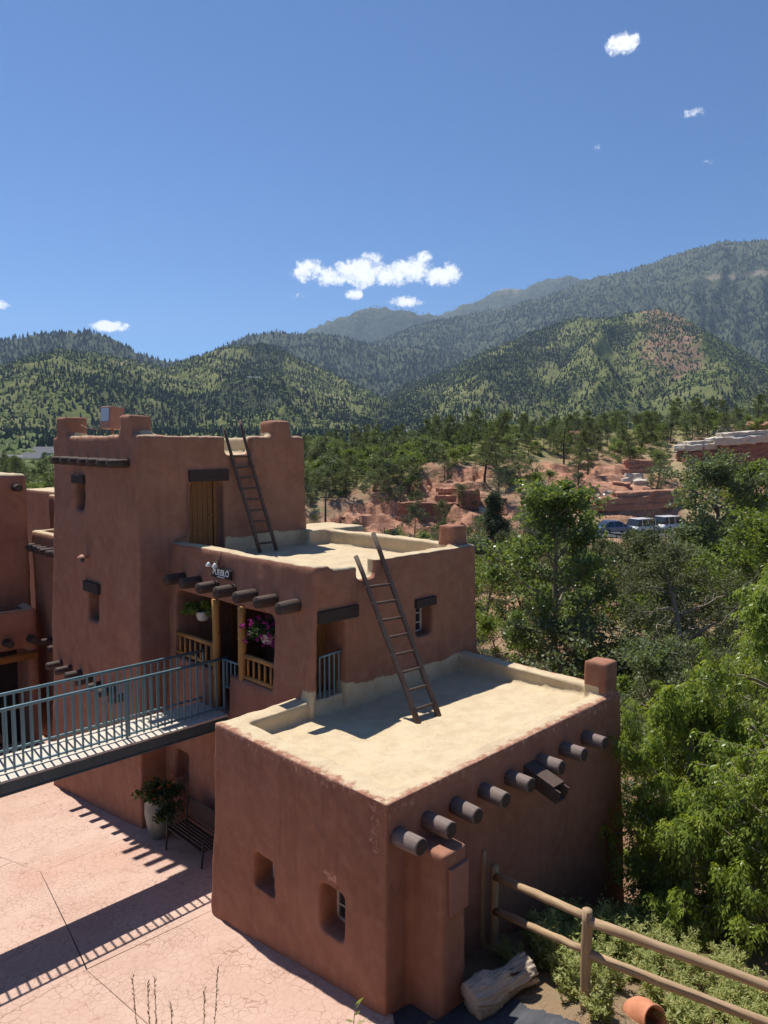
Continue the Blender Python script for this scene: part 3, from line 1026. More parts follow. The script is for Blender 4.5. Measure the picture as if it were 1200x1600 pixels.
def adobe(name, mains, cuts, extras, voxel, warp, coat, parent, smooth_it=3, seed=0, namp=.018):
    a = MB()
    for b in mains:
        a.box(*b)
    oa = link('tmp_a', a.mesh())
    c = MB()
    for b in cuts:
        if len(b) == 6:
            c.box(*b)
        else:
            c.add(*b)
    oc = link('tmp_c', c.mesh())
    if cuts:
        m = oa.modifiers.new('b', 'BOOLEAN')
        m.operation = 'DIFFERENCE'
        m.solver = 'EXACT'
        m.use_self = True
        m.object = oc
    me = eval_mesh(oa)
    bm = bmesh.new()
    bm.from_mesh(me)
    e = MB()
    for b in extras:
        e.box(*b)
    if extras:
        bm.from_mesh(e.mesh())
    me2 = bpy.data.meshes.new(name)
    bm.to_mesh(me2)
    bm.free()
    ob = link('tmp_b', me2)
    r = ob.modifiers.new('r', 'REMESH')
    r.mode = 'VOXEL'
    r.voxel_size = voxel
    s = ob.modifiers.new('s', 'SMOOTH')
    s.factor = .5
    s.iterations = smooth_it
    out = eval_mesh(ob)
    for o in (oa, oc, ob):
        bpy.data.objects.remove(o)
    n = len(out.vertices)
    co = np.empty(n * 3, np.float32)
    out.vertices.foreach_get('co', co)
    no = np.empty(n * 3, np.float32)
    out.vertices.foreach_get('normal', no)
    co, no = co.reshape(-1, 3).astype(float), no.reshape(-1, 3).astype(float)
    t1 = fbm(co[:, 0] * 1.1 + co[:, 2] * .7 + seed, co[:, 1] * 1.1 - co[:, 2] * .5, 3, 200 + seed) - .5
    t2 = fbm(co[:, 0] * 4 + co[:, 2] * 3, co[:, 1] * 4 - co[:, 2] * 2.2 + seed, 3, 210 + seed) - .5
    ct, wn_ = coat(co[:, 0], co[:, 1], co[:, 2], no[:, 2])
    co = co + no * (t1 * namp * 3.5 + t2 * namp * 1.6)[:, None]
    co = warp(co)
    out.vertices.foreach_set('co', co.astype(np.float32).ravel())
    out.attributes.new('coat', 'FLOAT', 'POINT').data.foreach_set('value', ct.astype(np.float32))
    out.attributes.new('worn', 'FLOAT', 'POINT').data.foreach_set('value', wn_.astype(np.float32))
    out.shade_smooth()
    out.materials.clear()
    out.update()
    return link(name, out, M['stucco'], parent)


bld = thing('adobe_building', 'reddish brown stepped adobe building with flat roof terraces and log beam ends', 'building', W(0, 0, 0), math.pi / 4)


def hexa(u0, u1, v0, v1, za, zb, zt):
    """cutter whose floor runs from za at v0 to zb at v1"""
    return ([(u0, v0, za), (u1, v0, za), (u1, v1, zb), (u0, v1, zb), (u0, v0, zt), (u1, v0, zt), (u1, v1, zt), (u0, v1, zt)],
            [(0, 3, 2, 1), (4, 5, 6, 7), (0, 1, 5, 4), (1, 2, 6, 5), (2, 3, 7, 6), (3, 0, 4, 7)])


# terrace block -----------------------------------------------------
def warp_t(c):
    h = np.maximum(2.97 - c[:, 2], 0)
    c[:, 0] += .10 * h * np.clip(c[:, 0] / 6.42, 0, 1) ** 2
    c[:, 1] += .05 * h * np.clip(c[:, 1] / 4.22, 0, 1) ** 2
    c[:, 0] -= .012 * h * (1 - np.clip(c[:, 0] / 3, 0, 1))
    return c


def coat_t(u, v, z, nz):
    ins = (u > .22) & (u < 6.25) & (v > .2) & (v < 4.05) & (z > 2.6)
    c = np.where(ins, 1.0, 0)
    top = (z > 2.86) & (nz > .45)
    c = np.where(top, np.maximum(c, .42 + .5 * sstep(0, .35, np.minimum(np.minimum(u, v), 6.42 - u))), c)
    c = np.where((z > 3.15), 0.05, c)
    w = sstep(2.4, 2.93, z) * (z < 3.1) * .55 * (np.minimum(np.abs(u), np.abs(v)) < .15)
    w = np.maximum(w, np.exp(-((v - .25) / .22) ** 2) * (u < .1) * sstep(1.7, 2.3, z) * .58 * (v > 0))
    w = np.maximum(w, np.exp(-((v - 1.15) / .35) ** 2 - ((z - 1.5) / .14) ** 2) * (u < .1) * .75)
    return c, w


adobe('terrace_block', [(0, 6.42, 0, 4.22, -2.2, 2.97)],
      [hexa(.42, 6.08, .34, 3.80, 2.87, 2.66, 4), (-.2, .40, 2.46, 3.0, .54, 1.13), (-.2, .40, .84, 1.38, .60, 1.33)],
      [(6.06, 6.42, .3, 3.95, 2.4, 3.08), (5.93, 6.38, .04, .50, 2.5, 3.62), (.46, .96, -.61, .2, -.7, 2.30)], .045, warp_t, coat_t, bld, 4, 1)


# porch block --------------------------------------------------------
def warp_p(c):
    h = np.maximum(5.5 - c[:, 2], 0)
    c[:, 0] -= .055 * h * (1 - np.clip((c[:, 0] - 1.9) / 1.0, 0, 1))
    c[:, 0] += .05 * h * np.clip((c[:, 0] - 4) / 2.6, 0, 1) ** 2
    return c


def coat_p(u, v, z, nz):
    ins = (u > 2.08) & (v > 3.86) & (z > 5.02)
    c = np.where(ins, 1.0, 0)
    c = np.where((z > 5.3) & (nz > .5), np.maximum(c, .7), c)
    c = np.where((z > 5.66) | ((u > 5.98) & (v < 4.5) & (z > 5.52)), 0, c)
    band = (v < 4.0) & (z > 2.3) & (u < 6.3)
    c = np.where(band, np.maximum(c, 1.05 * (1 - sstep(2.95, 3.22, z + (fbm(u * 1.5, z * 1.5, 3, 5) - .5) * .3))), c)
    c = np.where((u < 2.0) & (v < 3.95) & (z > 2.3), np.maximum(c, 1.0 - sstep(2.95, 3.2, z)), c)
    return c, sstep(5.3, 5.52, z) * .35 * (nz < .5)


adobe('porch_block', [(1.9, 6.62, 3.72, 9.4, -3, 5.5)],
      [(2.24, 6.26, 4.04, 9.6, 5.12, 7), (2.96, 3.46, 3.5, 4.2, 5.15, 7), (2.22, 2.97, 3.5, 4.2, 5.44, 7), (1.2, 4.3, 4.93, 8.72, 2.1, 4.42),
       (2.02, 2.66, 3.5, 4.45, 2.6, 4.45), (4.66, 5.14, 3.5, 4.12, 3.7, 4.35), (1.0, 2.15, 8.0, 8.55, .0, .75)],
      [(1.9, 2.14, 4.8, 6.45, 1.9, 2.92), (1.9, 2.14, 7.1, 8.9, 1.9, 2.9), (6.08, 6.58, 3.92, 4.40, 5.0, 5.95), (5.7, 6.62, 8.58, 9.2, 5.0, 5.52), (6.3, 8.0, 8.9, 10.4, 3, 5.46)],
      .055, warp_p, coat_p, bld, 3, 2)


# tower ----------------------------------------------------------------
def warp_w(c):
    h = np.maximum(8 - c[:, 2], 0)
    c[:, 0] -= .022 * h * (1 - np.clip((c[:, 0] - 1.14) / 1.5, 0, 1))
    c[:, 1] += .04 * h * np.clip((c[:, 1] - 10.5) / 3.3, 0, 1)
    c[:, 0] += .03 * h * np.clip((c[:, 0] - 4) / 1.85, 0, 1)
    return c


def coat_w(u, v, z, nz):
    ins = (u > 1.34) & (u < 5.7) & (v > 9.14) & (v < 13.6) & (z > 7.4) & (z < 8.1)
    c = np.where(ins, 1.0, 0)
    c = np.where((z > 7.85) & (z < 8.1) & (nz > .5), np.maximum(c, .5), c)
    band = (v < 9.2) & (z > 4.9) & (u > 3.35)
    c = np.where(band, np.maximum(c, 1.0 * (1 - sstep(5.35, 5.62, z + (fbm(u * 1.5, z * 1.5, 3, 15) - .5) * .25))), c)
    return c, sstep(7.7, 8.02, z) * .35 * (nz < .5)


adobe('tower', [(1.14, 5.85, 8.97, 13.85, -3.2, 8.0)],
      [(1.46, 5.55, 9.27, 13.5, 7.5, 9.5), (3.41, 4.16, 8.7, 9.6, 7.54, 9.5), (1.0, 1.55, 11.88, 12.38, 6.12, 6.86), (1.0, 1.55, 11.14, 11.68, 3.38, 4.15), (2.42, 3.33, 8.8, 9.24, 5.0, 6.9)],
      [(1.14, 1.66, 9.3, 9.88, 7.6, 8.44), (1.14, 1.75, 12.95, 13.6, 7.6, 8.52), (4.85, 5.42, 8.97, 9.58, 7.6, 8.4)], .068, warp_w, coat_w, bld, 3, 3, .02)


# beam ends ------------------------------------------------------------
def log_mesh(name, r, length, axis, seed):
    """short peeled log along an axis ('u' points to -u, 'v' to -v), butt end rounded off"""
    g = random.Random(seed)
    mb = MB()
    n = 18
    rr = [r * (1 + g.uniform(-.045, .045)) for _ in range(n)]
    prof = [(0, 1.0), (length * .5, 1.01), (length - .03, .98), (length - .008, .95), (length, .86)]
    for d, f in prof:
        for k in range(n):
            a = 2 * math.pi * k / n
            p, q = rr[k] * f * math.cos(a), rr[k] * f * math.sin(a)
            mb.v.append((-d, p, q) if axis == 'u' else (p, -d, q))
    for i in range(len(prof) - 1):
        for k in range(n):
            a, b = i * n + k, i * n + (k + 1) % n
            mb.f.append((a, b, b + n, a + n))
    mb.f.append(tuple(range(n)))
    mb.f.append(tuple((len(prof) - 1) * n + k for k in range(n)))
    me = mb.mesh(name, True)
    return me


VM = {}


def viga(parent, axis, u, v, z, r, length, mat, seed):
    key = (axis, round(r, 3), length, mat, seed % 3)
    if key not in VM:
        me = log_mesh('viga', r, length, axis, seed)
        me.materials.append(M[mat])
        me.materials.append(M['end_grain'])
        me.polygons[len(me.polygons) - 1].material_index = 1
        VM[key] = me
    o = link('viga', VM[key], None, parent, (u, v, z))
    g = random.Random(seed * 7 + 1)
    o.rotation_euler = (g.uniform(-.02, .02), 0, g.uniform(-.03, .03)) if axis == 'v' else (0, g.uniform(-.02, .02), g.uniform(-.03, .03))
    return o


for i, u in enumerate((.19, .80, 1.42, 2.09, 2.75, 3.62, 4.34, 5.06)):
    viga(bld, 'v', u, .06, 2.47, .125, .50, 'viga_weathered', i)
for i, v in enumerate((8.38, 7.70, 7.02, 6.34, 5.62, 4.93, 4.23)):
    viga(bld, 'u', 1.95, v, 4.75, .122, .55, 'viga_u', i + 10)
for i in range(7):
    viga(bld, 'u', 1.22, 12.62 - i * .525, 7.39 - i * .006, .1, .58, 'viga_u', i + 20)
for i in range(7):
    viga(bld, 'u', 1.1, 13.45 - i * .63, 1.86, .105, .5, 'viga_u', i + 30)
# roof drain spout between the terrace logs
cnl = MB()
Mx = Matrix.Translation((3.3, .02, 2.42)) @ Matrix.Rotation(R(17), 4, 'X')
cnl.box(-.14, .14, -.72, .05, -.13, -.10, Mx).box(-.14, -.11, -.72, .05, -.098, .09, Mx).box(.11, .14, -.72, .05, -.098, .09, Mx).box(-.15, .15, -.60, .05, .092, .12, Mx)
cnl.build('drain_spout', M['ladder'], bld)

# lintels
def lintel(b, mat='lintel'):
    return MB().box(*b).build('lintel', M[mat], bld, bevel=.012)


lintel((1.93, 2.93, 3.66, 3.95, 4.44, 4.68))
lintel((4.58, 5.22, 3.655, 3.95, 4.335, 4.52))
lintel((2.38, 3.46, 8.9, 9.15, 6.9, 7.17))
lintel((1.045, 1.30, 11.80, 12.14, 6.80, 7.02))
lintel((1.045, 1.30, 12.16, 12.50, 6.80, 7.02))
lintel((.98, 1.25, 11.0, 11.86, 4.10, 4.36))

# doors
def plank_door(u0, u1, v, z0, z1, knob_u):
    d = MB().box(u0, u1, v + .02, v + .05, z0, z1).build('door', M['door'], bld)
    n = 5
    w = (u1 - u0) / n
    for i in range(n):
        MB().box(u0 + i * w + .004, u0 + (i + 1) * w - .004, v - .012, v + .018, z0 + .01, z1 - .01).build('plank', M['door'], d, bevel=.005)
    MB().tube([(knob_u, v - .012, z0 + .95), (knob_u, v - .07, z0 + .95)], [.014, .014], 8).lathe([(.001, -.03), (.026, -.02), (.03, 0), (.026, .02), (.001, .03)], 10, (knob_u, v - .085, z0 + .95)).build('handle', M['brass'], d, True)
    return d


plank_door(2.43, 3.13, 9.17, 5.12, 6.89, 3.04)
MB().box(3.135, 3.22, 9.12, 9.22, 5.12, 6.89).build('door_frame', M['door'], bld, bevel=.008)
plank_door(2.04, 2.64, 4.30, 2.66, 4.44, 2.16)
plank_door(3.2, 4.1, 8.5, 2.1, 4.2, 3.3).rotation_euler = (0, 0, 0)
# entrance door at the back of the porch (faces the bridge)
pd = MB().box(4.2, 4.24, 6.05, 7.1, 2.11, 4.2).build('door', M['door'], bld)
for i in range(5):
    MB().box(4.165, 4.198, 6.06 + i * .206, 6.06 + i * .206 + .198, 2.12, 4.19).build('plank', M['door'], pd, bevel=.004)
MB().tube([(4.16, 6.15, 3.05), (4.09, 6.15, 3.05)], .02, 8).build('handle', M['brass'], pd)


# windows: frame with glazing bars, pane behind
def window(axis, a0, a1, z0, z1, depth, cols=2, rows=2, mat='frame_white'):
    """axis 'u': wall facing -u, a = v range; axis 'v': wall facing -v, a = u range"""
    def bx(mb, p0, p1, d0, d1, q0, q1):
        return mb.box(d0, d1, p0, p1, q0, q1) if axis == 'u' else mb.box(p0, p1, d0, d1, q0, q1)
    f = MB()
    t = .035
    bx(f, a0, a1, depth - .03, depth, z0, z0 + t)
    bx(f, a0, a1, depth - .03, depth, z1 - t, z1)
    bx(f, a0, a0 + t, depth - .03, depth, z0 + t, z1 - t)
    bx(f, a1 - t, a1, depth - .03, depth, z0 + t, z1 - t)
    for i in range(1, cols):
        x_ = a0 + (a1 - a0) * i / cols
        bx(f, x_ - .01, x_ + .01, depth - .025, depth - .003, z0 + t, z1 - t)
    for i in range(1, rows):
        q = z0 + (z1 - z0) * i / rows
        bx(f, a0 + t, a1 - t, depth - .022, depth - .006, q - .01, q + .01)
    o = f.build('window', M[mat], bld)
    bx(MB(), a0 + .01, a1 - .01, depth + .002, depth + .02, z0 + .01, z1 - .01).build('pane', M['glass'], o)
    return o


window('u', 2.47, 2.99, .55, 1.12, .34)
window('u', .85, 1.37, .61, 1.32, .34, 2, 3)
window('v', 4.67, 5.13, 3.71, 4.33, 4.06, 2, 3)
window('u', 11.89, 12.37, 6.13, 6.8, 1.47, 1, 2, 'lintel')
window('u', 11.15, 11.67, 3.4, 4.1, 1.44, 1, 2, 'lintel')
window('u', 8.02, 8.53, .02, .73, 2.02, 1, 2, 'lintel')

# buttress cover plate
MB().box(.55, .92, -.66, -.60, 1.45, 2.1).build('access_panel', M['panel'], bld, bevel=.006)

# porch timber
def post(v, z0, z1, r):
    pts = [(1.83, v + .01 * math.sin(k * 2.1), z0 + (z1 - z0) * k / 8) for k in range(9)]
    return MB().tube(pts, [r * (1 + .05 * math.sin(k * 1.7 + v)) for k in range(9)], 12).build('porch_post', M['pine'], bld, True)


post(7.02, 2.1, 4.45, .085)
post(6.04, 2.1, 4.45, .085)


def balustrade(v0, v1, n):
    b = MB().tube([(1.84, v0, 3.42), (1.84, (v0 + v1) / 2, 3.425), (1.84, v1, 3.42)], .05, 10).build('balustrade', M['pine_h'], bld, True)
    MB().tube([(1.84, v0, 2.98), (1.84, v1, 2.98)], .045, 10).build('bottom_rail', M['pine_h'], b, True)
    me = MB().tube([(0, 0, 3.0), (0, 0, 3.2), (0, 0, 3.4)], [.026, .03, .026], 8).mesh('baluster', True)
    me.materials.append(M['pine'])
    for i in range(n):
        link('baluster', me, None, b, (1.84, v0 + (v1 - v0) * (i + .6) / (n + .2), 0))


balustrade(4.95, 5.96, 5)
balustrade(7.1, 8.7, 7)
# lamp cable creeping down the tower wall beside the door, and conduits on the parapets
MB().tube([(2.33, 8.93, 6.9), (2.32, 8.935, 6.4), (2.34, 8.93, 5.9), (2.30, 8.93, 5.62), (2.1, 8.92, 5.56), (1.95, 8.9, 5.55)], .009, 6).build('cable', M['cable'], bld, True)
MB().tube([(1.84, 6.78, 5.5), (1.815, 6.78, 5.4), (1.80, 6.79, 5.15)], .014, 6).build('cable', M['cable'], bld, True)
MB().tube([(1.45, 12.7, 8.3), (1.3, 12.3, 8.27), (1.25, 11.9, 8.2), (1.3, 11.2, 8.12)], .013, 6).build('cable', M['cable'], bld, True)

# ------------------------------------------------------------------ neighbouring wing at the left
nb_ = thing('neighbouring_building', 'shaded reddish adobe wing beyond the tower with a log porch beam', 'building', W(-3, 21, -2.6), math.pi / 4)
_off = Vector((-3, 21, -2.6))


def coat_n(u, v, z, nz):
    c = np.where(nz > .6, .75, 0)
    return c, np.zeros_like(c)


def wing(mains, cuts, extras, seed, name='wing_wall'):
    o = adobe(name, mains, cuts, extras, .09, lambda c: c, coat_n, nb_, 2, seed)
    o.location = -_off
    return o


wing([(-7, 2.58, 20, 24.5, -5, 6.82)], [(-6.7, 2.28, 20.3, 24.2, 6.4, 8)], [], 5)
wing([(2.8, 6.0, 13.6, 20.5, -5, 4.82)], [(3.1, 5.8, 13.9, 20.3, 4.5, 7)], [(4.0, 6, 16.8, 22.0, 3, 5.95)], 6)
wing([(-7, 2.38, 19.0, 20.2, 1.0, 2.35)], [(-6.8, 2.2, 19.2, 20.4, 2.05, 4)], [(2.05, 2.4, 19.0, 20.2, -5, 2.3)], 7, 'porch_parapet')
wing([(7.5, 11.0, 27, 31, -4, 5.45)], [], [(8.6, 9.5, 27, 28, 5, 6.05), (6.6, 8.0, 28, 32, -2, 5.7)], 8)


def nviga(axis, u, v, z, r, l, mat, seed):
    o = viga(nb_, axis, u, v, z, r, l, mat, seed)
    o.location = Vector((u, v, z)) - _off


nviga('v', 2.18, 20.05, 6.36, .125, .5, 'viga', 51)
for i, u in enumerate((.55, 1.36, 2.12)):
    nviga('v', u, 19.05, 1.32, .125, .5, 'viga', 52 + i)
for i in range(6):
    nviga('u', 2.9, 20.1 - i * .55, 4.28, .11, .55, 'viga_u', 57 + i)
nviga('u', 2.9, 18.9, 1.15, .11, .6, 'viga_u', 63)
nviga('u', 2.9, 18.2, 1.05, .11, .5, 'viga_u', 64)
o = MB().tube([(-7, 18.93, .75), (-3, 18.95, .76), (2.3, 18.95, .76)], .13, 12).build('porch_beam', M['pine_h'], nb_, True)
o.location = -_off
o = MB().box(-6.9, 2.0, 19.98, 19.995, -3.2, .9).build('porch_shade_sheet', M['dark'], nb_)  # near-black sheet painting the shade of the recess under the porch
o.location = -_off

# ------------------------------------------------------------------ footbridge
br = thing('footbridge', 'teal steel footbridge with bleached plank deck leading to the adobe porch', 'bridge', W(-2.5, 7.0, -.9), math.pi / 4)
_bo = Vector((-2.5, 7.0, -.9))
UB0, UB1 = -7.5, 1.78
for v in (6.49, 7.50):
    mb = MB().box(UB0, UB1, v, v + .05, 1.79, 2.035).box(UB0, UB1, v - .02 if v < 7 else v + .0501, v - .0001 if v < 7 else v + .07, 1.79, 1.815).box(UB0, UB1, v - .02 if v < 7 else v + .0501, v - .0001 if v < 7 else v + .07, 2.01, 2.034)
    mb.build('beam', M['beam'], br, loc=-_bo)
    if v > 7:
        MB().tube([(UB0, v + .0, 3.24), (UB1 + .1, v + .0, 3.24)], .03, 10).build('handrail', M['steel'], br, True, loc=-_bo)
        MB().box(UB0, UB1 + .02, v - .018, v + .018, 2.17, 2.21).build('bottom_rail', M['steel'], br, loc=-_bo)
    else:
        MB().tube([(UB0, 6.74, 3.21), (1.95, 6.74, 3.21)], .03, 10).build('handrail', M['steel'], br, True, loc=-_bo)
        MB().box(UB0, UB1, 6.722, 6.758, 2.13, 2.165).build('bottom_rail', M['steel'], br, loc=-_bo)
pm = {}
rg = random.Random(4)
for k in range(3):
    me = MB().box(0, .1495, 6.44, 7.58, 2.04, 2.08).mesh('plank')
    me.materials.append(M['deck'])
    pm[k] = me
bars = MB().box(-.017, .017, -.012, .012, 2.1, 3.2).mesh('baluster')
bars.materials.append(M['steel'])
n_pl = int((UB1 - UB0) / .151)
for i in range(n_pl):
    u = UB0 + i * .151
    link('plank', pm[i % 3], None, br, Vector((u, rg.uniform(-.006, .006), rg.uniform(-.002, .002))) - _bo)
    link('baluster', bars, None, br, Vector((u + .07, 6.74, 0)) - _bo)
    link('baluster', bars, None, br, Vector((u + .05, 7.50, .02)) - _bo)
for u, v, z0 in ((-.40, 6.705, 1.95), (1.80, 6.705, 1.95), (-3.6, 6.705, 1.95), (1.8, 7.52, 1.95), (-5.6, 6.705, 1.95)):
    MB().box(u - .02, u + .02, v - .02, v + .02, z0, 3.19).build('rail_post', M['steel'], br, loc=-_bo)
# short return of the handrail to the porch post
MB().tube([(1.8, 6.74, 3.2), (1.82, 6.14, 3.2)], .022, 8).tube([(1.8, 6.74, 2.62), (1.82, 6.14, 2.62)], .018, 8).build('return_rail', M['steel'], br, True, loc=-_bo)
for k in range(3):
    MB().box(1.80, 1.825, 6.28 + k * .15, 6.305 + k * .15, 2.62, 3.2).build('baluster', M['steel'], br, loc=-_bo)
for u in (-7.2, -5.8):
    MB().box(u - .06, u + .06, 6.55, 6.67, -1.1, 1.788).box(u - .06, u + .06, 7.33, 7.45, -1.1, 1.788).build('support_post', M['beam'], br, loc=-_bo)

# ------------------------------------------------------------------ gate in the terrace doorway
gt = thing('metal_gate', 'teal barred metal gate closing the doorway onto the roof terrace', 'gate', W(2.06, 3.86, 2.66), math.pi / 4)
MB().tube([(0, 0, 1.1), (.62, 0, 1.13)], .022, 8).build('top_rail', M['steel'], gt, True)
MB().tube([(0, 0, .06), (.62, 0, .06)], .018, 8).build('bottom_rail', M['steel'], gt, True)
MB().box(.6, .66, -.03, .03, 0, 1.2).build('hinge_post', M['steel'], gt)
for k in range(5):
    MB().box(.02 + k * .12 - .012, .02 + k * .12 + .012, -.012, .012, .06, 1.1).build('bar', M['steel'], gt)

# ------------------------------------------------------------------ ladders
def ladder(label, feetL, feetR, topL, topR, n, t0, t1, r):
    base = W(feetL[0], feetL[1], feetL[2])
    t = thing('ladder', label, 'ladder', base, math.pi / 4)
    o_ = Vector(feetL)
    fL, fR, tL, tR = [Vector(p) - o_ for p in (feetL, feetR, topL, topR)]
    g = random.Random(int(feetL[1] * 100))
    for a, b in ((fL, tL), (fR, tR)):
        pts = [a.lerp(b, k / 9) + Vector((g.uniform(-.012, .012), g.uniform(-.01, .01), 0)) for k in range(10)]
        MB().tube(pts, [r * (1.12 - .25 * k / 9) * g.uniform(.95, 1.05) for k in range(10)], 10).build('side_rail', M['ladder'], t, True)
    for k in range(n):
        zz = t0 + (t1 - t0) * k / (n - 1)
        a = fL.lerp(tL, (zz - feetL[2]) / (topL[2] - feetL[2]))
        b = fR.lerp(tR, (zz - feetR[2]) / (topR[2] - feetR[2]))
        d = (b - a).normalized() * .05
        MB().tube([a - d, a.lerp(b, .5) + Vector((0, 0, g.uniform(-.008, .008))), b + d], [.026, .029, .026], 8).build('rung', M['ladder'], t, True)
    return t


ladder('long dark pole ladder leaning on the porch parapet from the terrace', (2.85, 1.98, 2.70), (3.39, 1.97, 2.70), (3.085, 3.92, 5.58), (3.67, 4.05, 5.98), 8, 2.98, 5.02, .052)
ladder('narrow dark pole ladder leaning against the tower roof notch', (3.90, 8.28, 5.14), (4.40, 8.28, 5.14), (3.48, 9.13, 8.16), (3.99, 9.20, 8.38), 9, 5.35, 7.5, .045)

# ------------------------------------------------------------------ sign with lamps over the porch
sg = thing('hanging_sign', 'small dark banner shaped sign with white PUEBLO lettering over the porch', 'sign', W(1.785, 6.72, 5.05), math.pi / 4)
bd = MB()
prof = [(-.40, -.10), (-.33, 0), (-.40, .10), (.40, .10), (.33, 0), (.40, -.10)]
bd.add([(0, -p, q) for p, q in prof] + [(.03, -p, q) for p, q in prof], [(0, 1, 2, 3, 4, 5), (11, 10, 9, 8, 7, 6)] + [(i, i + 6, (i + 1) % 6 + 6, (i + 1) % 6) for i in range(6)])
bd.build('board', M['sign'], sg)
tx_ = bpy.data.curves.new('lettering', 'FONT')
tx_.body = 'PUEBLO'
tx_.size = .175
tx_.extrude = .003
tx_.align_x = 'CENTER'
tx_.align_y = 'CENTER'
tx_.offset = .003
to = bpy.data.objects.new('tmp_text', tx_)
COL.objects.link(to)
tme = eval_mesh(to)
bpy.data.objects.remove(to)
lt = link('lettering', tme, M['white'], sg, (-.006, 0, .012))
lt.rotation_euler = Matrix(((0, 0, -1), (-1, 0, 0), (0, 1, 0))).to_euler()
MB().box(-.008, -.001, -.14, .14, -.085, -.068).build('underline', M['white'], sg)
MB().tube([(.02, .1, .1), (.0, .1, .28), (-.04, .06, .3)], .012, 6).tube([(.02, .1, .24), (-.12, .22, .22)], .012, 6).tube([(.0, .1, .26), (-.12, .02, .2)], .012, 6).build('lamp_bracket', M['black_metal'], sg, True)
for (a, b) in ((-.15, .24), (-.15, .0)):
    MB().lathe([(.012, .07), (.03, .05), (.06, 0), (.062, -.02), (.02, -.03)], 14, (a, b, .17)).build('lamp_shade', M['lamp_glass'], sg, True)

# wall lamp on the tower
wlp = thing('wall_lamp', 'little hooded clay coloured lamp on the tower wall', 'lamp', W(1.02, 11.62, 4.95), math.pi / 4)
MB().lathe([(.005, .10), (.06, .085), (.12, .03), (.125, .015), (.05, .02), (.005, .03)], 14, (-.12, 0, 0), False).build('hood', M['flood'], wlp, True)
MB().lathe([(.005, .03), (.045, .02), (.05, -.05), (.03, -.09), (.004, -.1)], 12, (-.12, 0, 0), False).build('bulb', M['glass'], wlp, True)
MB().box(-.12, .1, -.02, .02, .03, .06).build('arm', M['flood'], wlp)

# roof floodlight
fl = thing('floodlight', 'boxy clay painted floodlight with pale lens on the tower roof', 'lamp', W(1.45, 10.95, 8.04), math.pi / 4)
Mf = Matrix.Translation((0, 0, .36)) @ Matrix.Rotation(R(8), 4, 'Z') @ Matrix.Rotation(R(5), 4, 'Y')
MB().box(-.17, .22, -.21, .21, -.24, .30, Mf).build('housing', M['flood'], fl, bevel=.02)
MB().box(-.178, -.172, -.165, .165, -.06, .26, Mf).build('lens', M['lens'], fl)
MB().tube([(0.02, 0, -.1), (0.02, 0, .2)], .03, 8).build('stand', M['flood'], fl, True)

# ------------------------------------------------------------------ plants in pots: leaf helpers
def leaf_quads(P, D, N, L, Wd):
    """rhombus leaves at P along D, flat side facing N"""
    D = D / np.maximum(np.linalg.norm(D, axis=1, keepdims=True), 1e-9)
    S = np.cross(D, N)
    S = S / np.maximum(np.linalg.norm(S, axis=1, keepdims=True), 1e-9)
    L, Wd = np.asarray(L)[:, None], np.asarray(Wd)[:, None]
    V = np.stack([P, P + D * L * .45 + S * Wd * .5, P + D * L, P + D * L * .45 - S * Wd * .5], 1).reshape(-1, 3)
    F = np.arange(len(P) * 4).reshape(-1, 4)
    return V, F


def rand_dirs(g, n, up=0.0):
    d = g.normal(size=(n, 3))
    d /= np.linalg.norm(d, axis=1, keepdims=True)
    d[:, 2] += up
    return d


def foliage(name, g, centers, radius, n_each, L, Wd, mat, parent=None, up=.2, flat=.75, tint=(0, 1), loc=None):
    C_ = np.repeat(np.asarray(centers, float), n_each, 0)
    rad = np.repeat(np.broadcast_to(np.asarray(radius, float), (len(centers),)), n_each)
    n = len(C_)
    off = g.normal(size=(n, 3))
    off /= np.linalg.norm(off, axis=1, keepdims=True)
    off *= (g.uniform(0, 1, (n, 1)) ** .45)
    off[:, 2] *= flat
    P = C_ + off * rad[:, None]
    D = rand_dirs(g, n, up) + off * .8
    N = rand_dirs(g, n, 1.0)
    sc = g.uniform(.7, 1.3, n)
    V, F = leaf_quads(P, D, N, L * sc, Wd * sc * g.uniform(.8, 1.2, n))
    tn = np.repeat(g.uniform(0, 1, len(centers)) * .5, n_each) + g.uniform(0, .5, n)
    me = npmesh(name, V, F, mat, False, {'tint': tint[0] + (tint[1] - tint[0]) * tn})
    return link(name, me, None, parent, loc)


g = np.random.default_rng(11)
pz = patio_z(8.3)
pl = thing('planter', 'tall grey glazed pot with dark flowering plants beside the bench', 'planter', W(1.02, 8.22, pz), math.pi / 4)
MB().lathe([(.16, 0), (.20, .03), (.285, .3), (.325, .6), (.315, .82), (.285, .93), (.305, .96), (.275, .97), (.26, .9), (.05, .89)], 28).build('pot', M['pot'], pl, True)
MB().lathe([(.002, .905), (.268, .9)], 20, (0, 0, 0), False).build('soil', M['soil'], pl)
cs = [(g.normal() * .18, g.normal() * .18, 1.0 + abs(g.normal()) * .17) for _ in range(34)] + [(-.05 + g.normal() * .12, -.32 + g.normal() * .1, .85 - abs(g.normal()) * .15) for _ in range(12)]
foliage('foliage', g, cs, .12, 45, .085, .05, M['leaf_pot'], pl)
foliage('flowers', g, [(g.normal() * .24, g.normal() * .24, 1.0 + abs(g.normal()) * .22) for _ in range(36)], .03, 7, .035, .03, M['petal_mixed'], pl)['kind'] = 'stuff'

